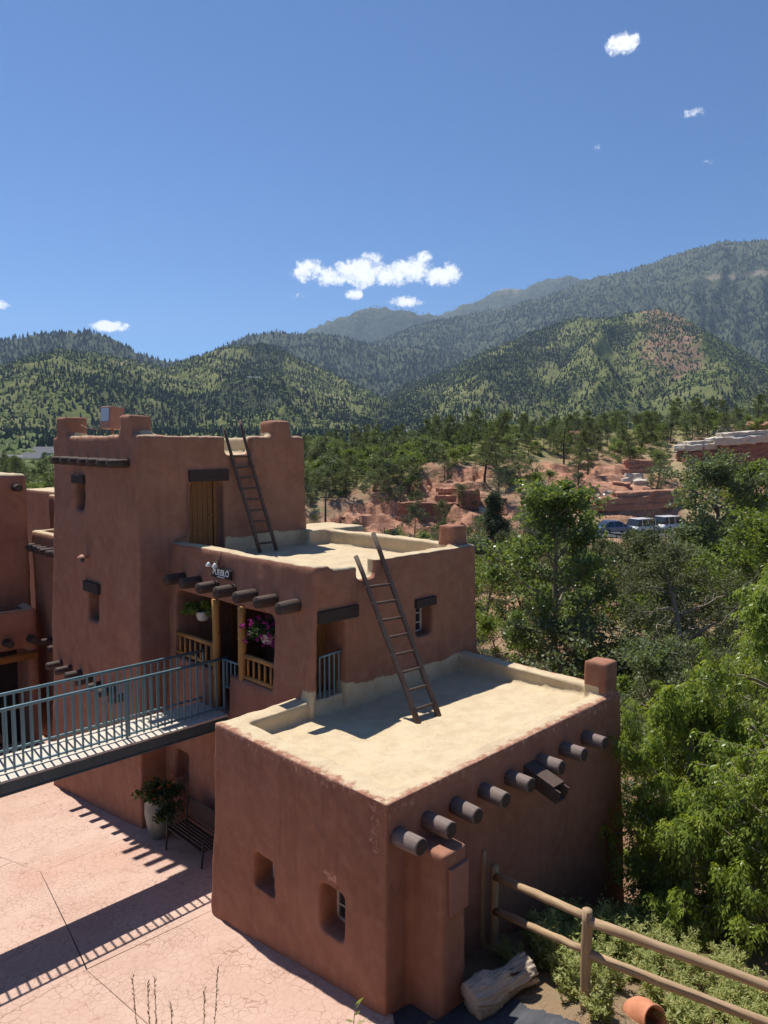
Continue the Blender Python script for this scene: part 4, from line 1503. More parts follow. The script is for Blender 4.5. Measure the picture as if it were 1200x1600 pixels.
for (nm, lab, u, v, z, flower) in (('hanging_basket', 'white hanging basket of green leaves in the porch bay beside the tower', 2.12, 8.02, 3.78, False),
                                  ('hanging_basket', 'white hanging basket overflowing with magenta petunias in the porch', 2.12, 5.52, 3.72, True)):
    hb = thing(nm, lab, 'basket', W(u, v, z), math.pi / 4)
    MB().lathe([(.10, 0), (.13, .03), (.175, .18), (.185, .22), (.165, .22), (.16, .18), (.02, .17)], 20).build('pot', M['basket'], hb, True)
    mb = MB()
    for k in range(3):
        a = k * 2.094
        mb.tube([(.17 * math.cos(a), .17 * math.sin(a), .2), (0, 0, .64)], .004, 4)
    mb.build('hanger', M['black_metal'], hb)
    cs = [(g.normal() * .17, g.normal() * .2 + (.06 if flower else .05), .27 + g.normal() * .07) for _ in range(26)]
    foliage('foliage', g, cs, .1, 40, .065, .04, M['leaf_pot'] if flower else M['leaf_oak'], hb)
    if flower:
        foliage('flowers', g, [(g.normal() * .2 - .03, g.normal() * .22 + .1, .27 + g.normal() * .13) for _ in range(70)], .035, 9, .05, .045, M['petal_magenta'], hb)['kind'] = 'stuff'

# ------------------------------------------------------------------ bench
pzb = patio_z(6.8)
be = thing('garden_bench', 'black slatted metal garden bench with brown cast back panel', 'bench', W(1.05, 6.72, patio_z(6.72)), math.pi / 4)
tilt = math.atan(.125)
bw = .72
def bz(v): return -.125 * v
for s in (-1, 1):
    v = s * bw
    MB().tube([(-.30, v, bz(v)), (-.27, v, bz(0) + .38), (-.26, v, .62), (-.18, v, .66), (.2, v, .66)], .02, 8).build('armrest', M['black_metal'], be, True)
    MB().tube([(.28, v, bz(v)), (.2, v, .4), (.26, v, .92)], .02, 8).build('leg', M['black_metal'], be, True)
MB().tube([(-.26, -bw, .4), (-.26, bw, .4)], .018, 8).tube([(.2, -bw, .4), (.2, bw, .4)], .018, 8).build('seat_frame', M['black_metal'], be, True)
for k in range(6):
    MB().box(-.25 + k * .078, -.25 + k * .078 + .05, -bw, bw, .405, .42).build('seat_slat', M['black_metal'], be)
bp = MB()
pts = [(.26 + .0, -bw + 2 * bw * k / 10, .90 + .05 * math.sin(math.pi * k / 10)) for k in range(11)]
MB().tube(pts, .018, 8).tube([(.215, -bw, .5), (.215, bw, .5)], .016, 8).build('back_frame', M['black_metal'], be, True)
MB().add([(.225, -bw + .1, .54), (.225, bw - .1, .54), (.262, bw - .1, .88), (.262, 0, .92), (.262, -bw + .1, .88), (.235, -bw + .1, .54), (.235, bw - .1, .54), (.272, bw - .1, .88), (.272, 0, .92), (.272, -bw + .1, .88)],
         [(0, 1, 2, 3, 4), (9, 8, 7, 6, 5), (0, 5, 6, 1), (1, 6, 7, 2), (2, 7, 8, 3), (3, 8, 9, 4), (4, 9, 5, 0)]).build('back_panel', M['bench_panel'], be)

# ------------------------------------------------------------------ trees
def limb(g, start, d, length, n, droop, wig):
    pts = [np.array(start, float)]
    d = np.array(d, float)
    d /= np.linalg.norm(d)
    for k in range(n):
        d = d + g.normal(size=3) * wig + np.array([0, 0, -droop])
        d /= np.linalg.norm(d)
        pts.append(pts[-1] + d * length / n)
    return pts


def at_path(pts, t):
    f = t * (len(pts) - 1)
    i = min(int(f), len(pts) - 2)
    return pts[i] + (pts[i + 1] - pts[i]) * (f - i), pts[i + 1] - pts[i]


def drooping(g, tips, per, L):
    """compound leaves that arch out of a twig tip and hang"""
    T = np.repeat(np.array(tips), per, 0)
    n = len(T)
    az = g.uniform(0, 2 * math.pi, n)
    out = np.stack([np.cos(az), np.sin(az), np.zeros(n)], 1)
    reach = g.uniform(.06, .26, n)
    P, D, N, tn = [], [], [], []
    base_t = np.repeat(g.uniform(0, 1, len(tips)), per)
    for j in range(6):
        s = .35 + .65 * j / 5
        drop = -(s ** 2) * reach * 1.15
        p = T + out * (reach * s)[:, None] + np.stack([np.zeros(n), np.zeros(n), drop + .05], 1) + g.normal(size=(n, 3)) * .015
        side = np.stack([-np.sin(az), np.cos(az), np.zeros(n)], 1) * (1 if j % 2 else -1) * (.75 if j < 5 else 0.1)
        dd = out * (.75 - .45 * s) + side + np.array([0, 0, -1.0]) * g.uniform(.45, 1.15, n)[:, None]
        P.append(p); D.append(dd)
        N.append(out + np.array([0, 0, .9]) + g.normal(size=(n, 3)) * .35)
        tn.append(np.clip(base_t * .55 + g.uniform(0, .45, n), 0, 1) * .98)
    P, D, N, tn = np.concatenate(P), np.concatenate(D), np.concatenate(N), np.concatenate(tn)
    sc = g.uniform(.7, 1.25, len(P))
    V, F = leaf_quads(P, D, N, L * sc, L * .36 * sc)
    return V, F, tn


def make_tree(name, label, cat, loc, seed, H, spread, base=.15, nl=14, sub=6, r0=.12, prof=lambda t: math.sin(math.pi * min(t * .9 + .1, 1)) ** .7, el=(15, 65),
              L=.1, Wd=.06, per=30, cr=.3, mat='leaf_oak', bark='bark', style='scatter', up=.2, flat=.7, group=None, lean=(0, 0), wig=.16, droop=.02, dead=0, tipn=3, ns=7):
    g = np.random.default_rng(seed)
    t = thing(name, label, cat, loc, float(g.uniform(0, 6.28)) if style != 'droop' else 0.0, group)
    wood = MB()
    tr = limb(g, (0, 0, -.3), (lean[0], lean[1], 1), H * .93, 9, 0, wig * .5)
    wood.tube(tr, [r0 * (1.25 - 1.05 * (k / 9)) for k in range(10)], ns + 1)
    tips = [tr[-1], tr[-2]]
    for i in range(nl):
        tt_ = base + (1 - base) * ((i + g.uniform(0, .8)) / nl)
        p, _ = at_path(tr, min(tt_, .97))
        rel = (tt_ - base) / (1 - base)
        a = i * 2.4 + g.uniform(-.5, .5)
        e = R(el[0] + (el[1] - el[0]) * rel + g.uniform(-10, 10))
        ln = spread * prof(rel) * g.uniform(.75, 1.2)
        d = (math.cos(a) * math.cos(e), math.sin(a) * math.cos(e), math.sin(e))
        lb = limb(g, p, d, ln, 6, droop, wig)
        rb = max(r0 * (.55 - .38 * rel), .012)
        wood.tube(lb, [rb * (1 - .8 * k / 6) for k in range(7)], max(ns - 2, 4))
        tips.append(lb[-1])
        for j in range(sub):
            s = g.uniform(.3, .95)
            q, dd = at_path(lb, s)
            dn = dd / np.linalg.norm(dd) + g.normal(size=3) * .75 + np.array([0, 0, .15])
            sb = limb(g, q, dn, ln * .42 * g.uniform(.6, 1.2), 4, droop * 1.5, wig * 1.3)
            wood.tube(sb, [max(rb * .4 * (1 - .75 * k / 4), .005) for k in range(5)], 4)
            for m in range(tipn):
                tips.append(at_path(sb, 1 - m * .3)[0])
    for i in range(dead):
        p, _ = at_path(tr, g.uniform(base * .4, .55))
        a = g.uniform(0, 6.28)
        lb = limb(g, p, (math.cos(a), math.sin(a), .12), spread * g.uniform(.7, 1.15), 6, -.02, wig * 1.6)
        wood.tube(lb, [.022 * (1 - .8 * k / 6) for k in range(7)], 4)
        for j in range(3):
            q, dd = at_path(lb, g.uniform(.4, .95))
            wood.tube(limb(g, q, dd + g.normal(size=3) * .5, spread * .3, 3, 0, wig), [.009, .007, .005, .003], 3)
    wood.build('trunk', M[bark], t, True)
    tips = np.array(tips)
    if style == 'droop':
        V, F, tn = drooping(g, tips, per, L)
        link('crown', npmesh('crown', V, F, M[mat], False, {'tint': tn}), None, t)
    else:
        foliage('crown', g, tips, cr * g.uniform(.7, 1.3, len(tips)), per, L, Wd, M[mat], t, up, flat)
    return t


def px_xy(px, Y):
    return ((px - 600) / 1155 * Y, Y)


# near trees to the right of the building: yellow-green, with drooping compound leaves
BE = dict(mat='leaf_elder', bark='bark_pale', style='droop', L=.092, el=(0, 62), wig=.17, droop=.035)


def ground_loc(x, y, dz=-.05):
    return (x, y, gh(x, y) + dz)


make_tree('box_elder_tree', 'tall bright yellow-green leafy tree rising beyond the log fence', 'tree', ground_loc(8.05, 15.6), 101, 8.0, 3.0, .10, 34, 10, .14, per=9, tipn=4, **BE)
make_tree('box_elder_tree', 'low spreading yellow-green tree with branches brushing the adobe terrace wall', 'tree', ground_loc(5.85, 13.4), 102, 4.7, 2.0, .06, 30, 9, .09, per=10, tipn=4, **BE)
make_tree('box_elder_tree', 'bushy yellow-green tree leaning over the log fence rails', 'tree', ground_loc(7.6, 11.7), 103, 4.4, 2.2, .06, 28, 9, .09, per=9, tipn=4, **BE)
make_tree('box_elder_tree', 'short leafy yellow-green sapling at the foot of the dark terrace wall', 'tree', ground_loc(5.25, 12.3), 104, 2.7, 1.05, .06, 18, 7, .05, per=9, tipn=4, **BE)
make_tree('grey_leaved_tree', 'grey-green small tree behind the square terrace corner post', 'tree', ground_loc(6.6, 18.0), 105, 6.3, 2.3, .15, 20, 7, .1, mat='leaf_grey', bark='bark_pale', L=.085, Wd=.05, per=34, cr=.3)
make_tree('cottonwood_tree', 'glossy green cottonwood with pale trunk standing behind the terrace roof', 'tree', ground_loc(7.7, 33.5), 106, 9.4, 2.9, .16, 26, 8, .17, mat='leaf_poplar', bark='bark_pale', L=.16, Wd=.13, per=26, cr=.42, el=(10, 70),
          prof=lambda t: math.sin(math.pi * min(t * .75 + .22, 1)) ** .6)
make_tree('gnarled_juniper', 'dark gnarled juniper with bare grey twigs behind the cottonwood', 'tree', ground_loc(11.3, 29.0), 107, 7.2, 3.2, .1, 24, 8, .2, mat='leaf_juniper', bark='bark_pale', L=.16, Wd=.05, per=24, cr=.36, dead=24, el=(5, 60), wig=.3)
make_tree('gnarled_juniper', 'olive dark juniper with dead silvery branches near the elder trees', 'tree', ground_loc(9.2, 23.5), 108, 5.6, 2.5, .1, 20, 7, .16, mat='leaf_juniper', bark='bark_pale', L=.13, Wd=.045, per=22, cr=.32, dead=30, el=(0, 55), wig=.3)
make_tree('gnarled_juniper', 'wide dark olive juniper below the parked cars', 'tree', ground_loc(14.6, 37.0), 109, 5.0, 3.2, .1, 22, 7, .2, mat='leaf_juniper', L=.2, Wd=.06, per=24, cr=.42, dead=10, el=(5, 60), wig=.28)
make_tree('broadleaf_tree', 'large mid green broadleaf tree right of the parked cars', 'tree', ground_loc(22.0, 48.0), 110, 8.2, 3.9, .12, 26, 8, .2, mat='leaf_grey', L=.2, Wd=.14, per=24, cr=.5)
make_tree('broadleaf_tree', 'fresh green broadleaf tree below the white capped cliff', 'tree', ground_loc(27.8, 54.0), 111, 6.8, 3.6, .12, 26, 8, .2, mat='leaf_oak', L=.22, Wd=.15, per=24, cr=.55)
make_tree('broadleaf_tree', 'olive green tree filling the slope above the elder', 'tree', ground_loc(18.0, 34.0), 112, 6.5, 3.4, .1, 22, 7, .16, mat='leaf_oak', L=.16, Wd=.1, per=26, cr=.45)
make_tree('dense_juniper', 'dense dark conical juniper on the slope left of the cottonwood', 'tree', ground_loc(9.4, 62.0), 113, 6.8, 2.0, .03, 26, 6, .15, mat='leaf_juniper_blue', L=.2, Wd=.06, per=34, cr=.4, el=(35, 75), prof=lambda t: (1 - t) ** .6 * .9 + .12)

# smaller kinds: prototypes that are copied over the slopes
PROTO = {}


def proto(kind, k, **kw):
    t = make_tree(loc=(0, 0, 0), **kw)
    PROTO.setdefault(kind, []).append(t)


for k in range(4):
    proto('pine', k, name='pine_tree', label='open crowned dark pine standing on the red rock hillside', cat='tree', group='pines on the red hillside', seed=300 + k, H=8.6 + k * .7, spread=2.3, base=.24, nl=22, sub=5, r0=.15,
          mat='leaf_pine', bark='bark_dark', L=.30, Wd=.085, per=15, cr=.42, el=(-5, 45), prof=lambda t: (1 - t) ** .55 * .85 + .2, tipn=2, ns=5, flat=.55, up=.5)
for k in range(3):
    proto('juniper', k, name='juniper_tree', label='rounded olive dark juniper on the valley slope', cat='tree', group='junipers on the valley slope', seed=320 + k, H=4.2 + k * .5, spread=1.7, base=.05, nl=18, sub=5, r0=.1,
          mat=('leaf_juniper', 'leaf_juniper_blue', 'leaf_juniper')[k], L=.2, Wd=.06, per=16, cr=.36, el=(5, 70), tipn=2, ns=5, wig=.22)
for k in range(4):
    proto('oak', k, name='scrub_oak', label='fresh green rounded scrub oak bush on the valley slope', cat='bush', group='scrub oaks on the valley slope', seed=340 + k, H=2.7 + k * .5, spread=1.7 + k * .12, base=.03, nl=18, sub=4, r0=.06,
          mat=('leaf_oak', 'leaf_oak', 'leaf_poplar', 'leaf_grey')[k], L=.17, Wd=.12, per=17, cr=.42, el=(10, 75), tipn=2, ns=5)

g = np.random.default_rng(77)
placed = []
n_used = {k: 0 for k in PROTO}


def put(kind, x, y, sc, minsep):
    pq = 600 + 1155 * x / y
    if pq > 1035 and 84 < y < 122 and not (y < 93 and sc < .75):
        return False
    if 915 < pq < 1075 and 50 < y < 92 and (7.7 - gh(x, y) - sc * 4.2) / y * 1155 < 128:
        return False
    for (a, b, s) in placed:
        if (a - x) ** 2 + (b - y) ** 2 < (minsep + s) ** 2 / 4:
            return False
    placed.append((x, y, minsep))
    i = n_used[kind]
    n_used[kind] += 1
    P_ = PROTO[kind]
    t = P_[i] if i < len(P_) else copy_tree(P_[int(g.integers(len(P_)))])
    t.location = (x, y, gh(x, y) - .12)
    lab, grp = zone_label(kind, x, y, sc, t)
    t['label'], t['group'] = lab, grp
    t.rotation_euler = (0, 0, float(g.uniform(0, 6.28)))
    s = float(sc * g.uniform(.85, 1.15))
    t.scale = (s * float(g.uniform(.9, 1.1)), s, s)
    return True


def zone_label(kind, x, y, sc, t):
    px = 600 + 1155 * x / y
    if y > 152 or px < 200:
        zone = 'past the tower beside the valley houses' if px < 300 else 'in the valley behind the ridge'
    elif y > 128:
        zone = 'on the crest of the ridge'
    elif y > 108:
        zone = 'above the bare red slope' if px < 800 else 'between the ridge pines and the boulder pile' if px < 1040 else 'around the white capped cliff'
    elif y > 84:
        zone = 'beside the red ledges' if px < 800 else 'above the parked cars' if px < 1060 else 'below the white capped cliff'
    elif y > 55:
        zone = 'at the foot of the red slope' if px < 800 else 'on the bank below the road'
    else:
        zone = 'in the hollow behind the terrace' if px < 1000 else 'on the bank behind the yellow-green elders'
    mt = next(c for c in t.children if c.name.startswith('crown')).data.materials[0].name
    col = {'scrub_oak_leaves': 'bright green', 'cottonwood_leaves': 'deep green', 'grey_green_leaves': 'greyish green', 'juniper_sprays': 'olive', 'dark_juniper_sprays': 'dark blue-green', 'pine_needles': 'dark green'}.get(mt, 'green')
    size = {'pine': ('small', 'tall'), 'oak': ('low', 'large'), 'juniper': ('small', 'big')}[kind][int(sc > {'pine': .7, 'oak': .95, 'juniper': .75}[kind])]
    noun = {'pine': 'open crowned pine', 'oak': 'rounded scrub oak', 'juniper': 'shaggy juniper'}[kind]
    lab = f'{size} {col} {noun} {zone}'
    return lab, f'{size} {col} {noun}s {zone}'


def hidden_by_building(x, y):
    px = 600 + 1155 * x / y
    return px < 470


# ridge and upper slope
tries = 0
while n_used['pine'] < 62 and tries < 4000:
    tries += 1
    y = g.uniform(96, 150)
    px = g.uniform(470, 1230)
    x = (px - 600) / 1155 * y
    if red_mask(np.array([x]), np.array([y]))[0] > .25 and g.uniform() > .06:
        continue
    if 1050 < px and y < 121 and y > 100:
        continue
    put('pine', x, y, g.uniform(.42, .68), 2.6)
for (px, y, s) in ((757, 99, .95), (775, 104, .75), (690, 118, .75), (735, 121, .8), (1000, 119, .8), (1045, 122, .8), (985, 112, .7), (880, 114, .85), (918, 107, .8), (902, 96, .7)):
    put('pine', *px_xy(px, y), s, 1.5)
tries = 0
while n_used['oak'] < 185 and tries < 6000:
    tries += 1
    y = g.uniform(88, 146)
    px = g.uniform(470, 1230)
    x = (px - 600) / 1155 * y
    if red_mask(np.array([x]), np.array([y]))[0] > .2 and g.uniform() > .03:
        continue
    if 1050 < px and 100 < y < 113:
        continue
    put('oak', x, y, g.uniform(.55, 1.0), 1.7)
tries = 0
while n_used['juniper'] < 60 and tries < 3000:
    tries += 1
    y = g.uniform(84, 145)
    px = g.uniform(470, 1230)
    x = (px - 600) / 1155 * y
    if red_mask(np.array([x]), np.array([y]))[0] > .2 and g.uniform() > .08:
        continue
    put('juniper', x, y, g.uniform(.6, 1.0), 2.6)
# band of brush below the red slope and down in the valley
for kind, n, lo, hi, smin, smax, sep in (('juniper', 30, 60, 76, .5, .95, 2.4), ('oak', 42, 56, 78, .55, .95, 2.2), ('oak', 60, 20, 56, .5, .9, 1.8), ('juniper', 34, 22, 58, .5, .95, 2.0)):
    c0, tries = 0, 0
    while c0 < n and tries < 4000:
        tries += 1
        y = g.uniform(lo, hi)
        px = g.uniform(480 if y > 55 else 730, 1240)
        x = (px - 600) / 1155 * y
        if 18 < x < 40 and 70 < y < 86:
            continue
        if 880 < px < 1110 and 62 < y < 80:
            continue
        if y < 30 and px < 960:
            continue
        if y < 24 and x < 8.5:
            continue
        m = red_mask(np.array([x]), np.array([y]))[0]
        if m > .4 and g.uniform() > .22:
            continue
        c0 += put(kind, x, y, g.uniform(smin, smax), sep)

# trees seen past the tower's left edge and over the ridge
for kind, n, plo, phi, lo, hi, smin, smax, sep in (('pine', 22, -20, 90, 130, 330, .6, 1.0, 4), ('oak', 26, -20, 90, 120, 330, .9, 1.5, 4), ('oak', 26, 480, 700, 150, 300, .9, 1.4, 4), ('pine', 16, 480, 700, 150, 300, .6, .9, 4), ('oak', 34, 470, 660, 100, 128, .6, 1.05, 1.6), ('juniper', 16, 470, 640, 98, 126, .6, .95, 1.8)):
    c0, tries = 0, 0
    while c0 < n and tries < 900:
        tries += 1
        y = math.exp(g.uniform(math.log(lo), math.log(hi)))
        c0 += put(kind, *px_xy(g.uniform(plo, phi), y), g.uniform(smin, smax), sep)

# woods on the valley floor behind the ridge
def valley_points(n, seed, rlo, rhi):
    g_ = np.random.default_rng(seed)
    az = np.radians(g_.uniform(-31, 31, n))
    r = np.exp(g_.uniform(math.log(rlo), math.log(rhi), n))
    x, y = r * np.sin(az), r * np.cos(az)
    return x, y, ground_h(x, y), g_


x, y, z, g2 = valley_points(9000, 5, 300, 980)
x2, y2, z2, _ = valley_points(6500, 8, 620, 980)
x, y, z = np.r_[x, x2], np.r_[y, y2], np.r_[z, z2]
h = g2.uniform(2.2, 5.2, len(x))
tag(scatter_mesh('valley_scrub', x, y, z - .4, h * .95, h, *OCT, g2, M['far_shrub'], g2.uniform(0, 1, len(x)), .3), 'green scrub and treetops filling the valley floor behind the ridge', 'scrub', kind='stuff')
x, y, z, g2 = valley_points(2600, 6, 430, 980)
x2, y2, z2, _ = valley_points(3600, 7, 620, 980)
x, y, z = np.r_[x, x2], np.r_[y, y2], np.r_[z, z2]
h = g2.uniform(4.5, 10, len(x))
tag(scatter_mesh('valley_conifers', x, y, z - .4, h * 1.05, h, *CON2, g2, M['far_conifer'], g2.uniform(0, 1, len(x)), .15), 'dark conifers scattered over the valley floor', 'conifers', kind='stuff')

# ------------------------------------------------------------------ rocks
def slab_rock(g_, L, D, layers, jag=.16, n=13):
    """stack of rough sandstone beds; each layer (thickness, scale, shift)"""
    n = max(26, int(L * 5.5))
    mb = MB()
    sd = g_.randint(0, 9999)
    th_ = np.linspace(0, 2 * math.pi, n, endpoint=False)
    c, s_ = np.cos(th_), np.sin(th_)
    q = (np.abs(c) ** 5 + np.abs(s_) ** 5) ** -.2
    rows = []
    z = 0.0
    for li, (th, sc, sh) in enumerate(layers):
        nb2 = max(1, int(th / .55))
        for k in range(nb2):
            ins = min(sc, 1.0) * (1 - g_.uniform(0, .10))
            ph = fbm(c * 1.5 * L / 2 + 20 + k * .3, s_ * 1.5 * D / 2 + z, 4, sd + li * 3) - .5
            blk = np.floor(fbm(c * L * .5 + 9, s_ * D * .5 + k, 2, sd + 50) * 6) / 6 - .5
            f = ins * (1 + ph * jag * 3.0 + blk * jag * 1.6 + (fbm(th_ * n / 5, th_ * 0 + k * 3 + li, 2, sd + 2) - .5) * .09)
            X, Y_ = c * q * L / 2 * f + sh, s_ * q * D / 2 * f
            z0, z1 = z + th * k / nb2, z + th * (k + .86) / nb2
            jz = (fbm(c * 2.2 + li * .3, s_ * 2.2 + li, 4, sd + 9) - .5) * .75 * th * (.25 if z == 0 and k == 0 else 1) + (fbm(th_ * n / 7, th_ * 0 + k + li, 2, sd + 4) - .5) * .25 * th
            rows.append(np.stack([X * .985, Y_ * .985, z0 + jz], 1))
            rows.append(np.stack([X, Y_, z0 + (z1 - z0) * .3 + jz], 1))
            rows.append(np.stack([X * .995, Y_ * .995, z1 + jz], 1))
        z += th
    zt = rows[-1][:, 2].mean()
    for f in (.86, .6, .3):
        top = rows[-1] * 1.0
        cen = np.array([layers[-1][2], 0, 0])
        t2 = (rows[-1] - cen) * 1.0
        rr_ = np.stack([cen[0] + t2[:, 0] * (f if f == .86 else f / (.86 if f == .6 else .6)), t2[:, 1] * (f if f == .86 else f / (.86 if f == .6 else .6)), zt + (1 - f) * .16 * layers[-1][0] + (fbm(c * 3 * f + 7, s_ * 3 * f, 3, sd + 31) - .5) * .3 * layers[-1][0]], 1)
        rows.append(rr_)
    for rw in rows:
        mb.v += [tuple(p) for p in rw]
    for i in range(len(rows) - 1):
        for k in range(n):
            a_, b_ = i * n + k, i * n + (k + 1) % n
            mb.f.append((a_, b_, b_ + n, a_ + n))
    mb.f.append(tuple(range(n))[::-1])
    m0 = (len(rows) - 1) * n
    mb.f.append(tuple(m0 + k for k in range(n)))
    return mb


g3 = random.Random(9)


def place_rock(name, label, cat, mb, mat, x, y, dz, rz, group=None, rx=0.0, parent=None):
    o = mb.build(name, M[mat], parent)
    ex = max(abs(v_[0]) for v_ in mb.v) * .8
    o.location = (x, y, min(gh(x - ex, y), gh(x, y), gh(x + ex, y), gh(x, y - .8)) + dz)
    o.rotation_euler = (rx, g3.uniform(-.05, .05), rz)
    if label:
        tag(o, label, cat, group)
    return o


# bedded red ledges on the bare slope
for i in range(44):
    for _ in range(40):
        y = g3.uniform(78, 107)
        x = g3.uniform(-16, 19)
        if red_mask(np.array([x]), np.array([y]))[0] > .5:
            break
    Lx, Dx = g3.uniform(2.5, 8.5), g3.uniform(1.8, 3.4)
    nl_ = g3.randint(1, 2)
    lay = [(g3.uniform(.25, .7), 1 - .1 * k + g3.uniform(-.06, .06), g3.uniform(-.3, .3)) for k in range(nl_)]
    zl = 'high on' if y > 94 else 'halfway up' if y > 82 else 'at the foot of'
    sz = 'long' if Lx > 4.2 else 'short'
    tk = 'thick' if sum(q[0] for q in lay) > .9 else 'thin'
    dk = i % 4 == 3
    place_rock('rock_ledge', f"{sz} {tk} {'dark red' if dk else 'pinkish red'} sandstone ledge {zl} the bare slope", 'rock', slab_rock(g3, Lx, Dx, lay), 'rock_dark' if dk else 'rock_red', x, y, -.55, .15 + g3.uniform(-.2, .2), f"{sz} {tk} {'dark' if dk else 'pink'} ledges {zl} the slope", g3.uniform(-.12, .05))
# the two upright blocks in the middle of the slope and the pale one beside them
place_rock('rock_wall', 'long upright dark red sandstone face in the bare slope', 'rock', slab_rock(g3, 8.2, 2.4, [(1.2, 1, 0), (1.1, .97, .1)], .11, 17), 'rock_dark', *px_xy(672, 93), -.5, .2)
place_rock('rock_block', 'square upright red sandstone block in the bare slope', 'rock', slab_rock(g3, 2.7, 2.6, [(1.5, 1, 0), (1.4, .95, .05)], .08), 'rock_dark', *px_xy(733, 93), -.5, .15)
place_rock('rock_slab', 'pale cream sandstone slab tilted beside the red blocks', 'rock', slab_rock(g3, 2.6, 2.2, [(.9, 1, 0)], .12), 'rock_white', *px_xy(762, 92), -.2, .1, None, .25)
# white-capped cliff on the right skyline
for (px, Y, L, hh, cap, lab) in ((1088, 110, 5.6, 2.4, .9, 'shorter white capped red sandstone cliff block'), (1158, 109, 9.0, 3.6, 1.25, 'long white capped dark red cliff along the ridge')):
    x, y = px_xy(px, Y)
    t = thing('cliff_outcrop', lab, 'rock', (x, y, gh(x, y) - .3), .08)
    slab_rock(g3, L, 4.5, [(hh * .5, 1, 0), (hh * .55, .98, .1)], .13, 19).build('base', M['rock_dark'], t)
    o = slab_rock(g3, L * 1.04, 4.8, [(cap, 1, 0), (cap * .45, .8, .3)], .12, 19).build('cap', M['rock_white'], t)
    o.location = (0, 0, hh * .9)
    t.rotation_euler = (0, -.07, .12)
place_rock('rock_ledge', 'broad pinkish sandstone ledge right above the parked cars', 'rock', slab_rock(g3, 11.5, 3.2, [(.8, 1, 0), (.9, .93, .3), (.5, .75, 1.2)], .17, 17), 'rock_red', *px_xy(998, 90), -.2, .12)
place_rock('rock_ledge', 'upper pinkish sandstone shelf above the boulder pile', 'rock', slab_rock(g3, 8.0, 3.0, [(.7, 1, 0), (.5, .9, .2)], .12, 15), 'rock_red', *px_xy(1025, 97), -.1, .1)
place_rock('rock_ledge', 'brown bedded rock face under the ridge pines', 'rock', slab_rock(g3, 6.5, 3.0, [(.7, 1, 0), (.7, .93, .2), (.6, .85, .1)], .17, 15), 'rock_red', *px_xy(1000, 108), -.3, .1)
for i, (px, Y, s, mt) in enumerate(((988, 103, 2.0, 'rock_white'), (1003, 101, 1.6, 'rock_white'), (975, 100, 1.2, 'rock_red'), (965, 97, 1.0, 'rock_red'), (990, 96, 1.1, 'rock_red'), (1010, 99, .9, 'rock_red'), (955, 94, 1.3, 'rock_white'), (980, 94, .8, 'rock_red'),
                                      (1020, 95, 1.0, 'rock_white'), (790, 103, 1.7, 'rock_white'), (905, 128, 3.0, 'rock_red'), (912, 131, 2.2, 'rock_red'), (790, 125, 2.6, 'rock_red'), (810, 128, 2.0, 'rock_white'), (770, 128, 1.8, 'rock_red'), (1128, 126, 2.2, 'rock_white'), (1175, 128, 2.8, 'rock_red'),
                                      (545, 128, 2.6, 'rock_red'), (525, 122, 2.2, 'rock_dark'), (770, 58, .9, 'rock_red'), (757, 60, 1.2, 'rock_red'), (778, 63, .7, 'rock_red'), (1165, 95, 1.5, 'rock_red'))):
    lay = [(s * .4, 1, 0), (s * .35, g3.uniform(.75, .98), g3.uniform(-.2, .2))]
    pale = mt == 'rock_white'
    place_rock('boulder', 'pale weathered boulder lying among the slope bushes' if pale else 'reddish angular boulder lying among the slope bushes', 'rock', slab_rock(g3, s * 1.5, s * 1.2, lay, .2, 9), mt, *px_xy(px, Y), -.1 * s, g3.uniform(-.6, .6), 'pale boulders' if pale else 'red boulders', g3.uniform(-.3, .3))

# ------------------------------------------------------------------ road with parked cars
rx_, ry_ = np.meshgrid(np.linspace(16, 46, 40), np.linspace(74.5, 83.5, 14))
idx = np.arange(rx_.size).reshape(rx_.shape)
Fq = np.stack([idx[:-1, :-1], idx[:-1, 1:], idx[1:, 1:], idx[1:, :-1]], -1).reshape(-1, 4)
rz_ = ground_h(rx_, ry_)
rz_ = np.maximum(rz_, -3) * 0 + np.mean(rz_, axis=0, keepdims=True) + .25
tag(link('road', npmesh('road', np.stack([rx_, ry_, rz_], -1).reshape(-1, 3), Fq, M['asphalt'], True)), kind='structure')
ROADZ = lambda xx: float(np.interp(xx, rx_[0], rz_[0]))


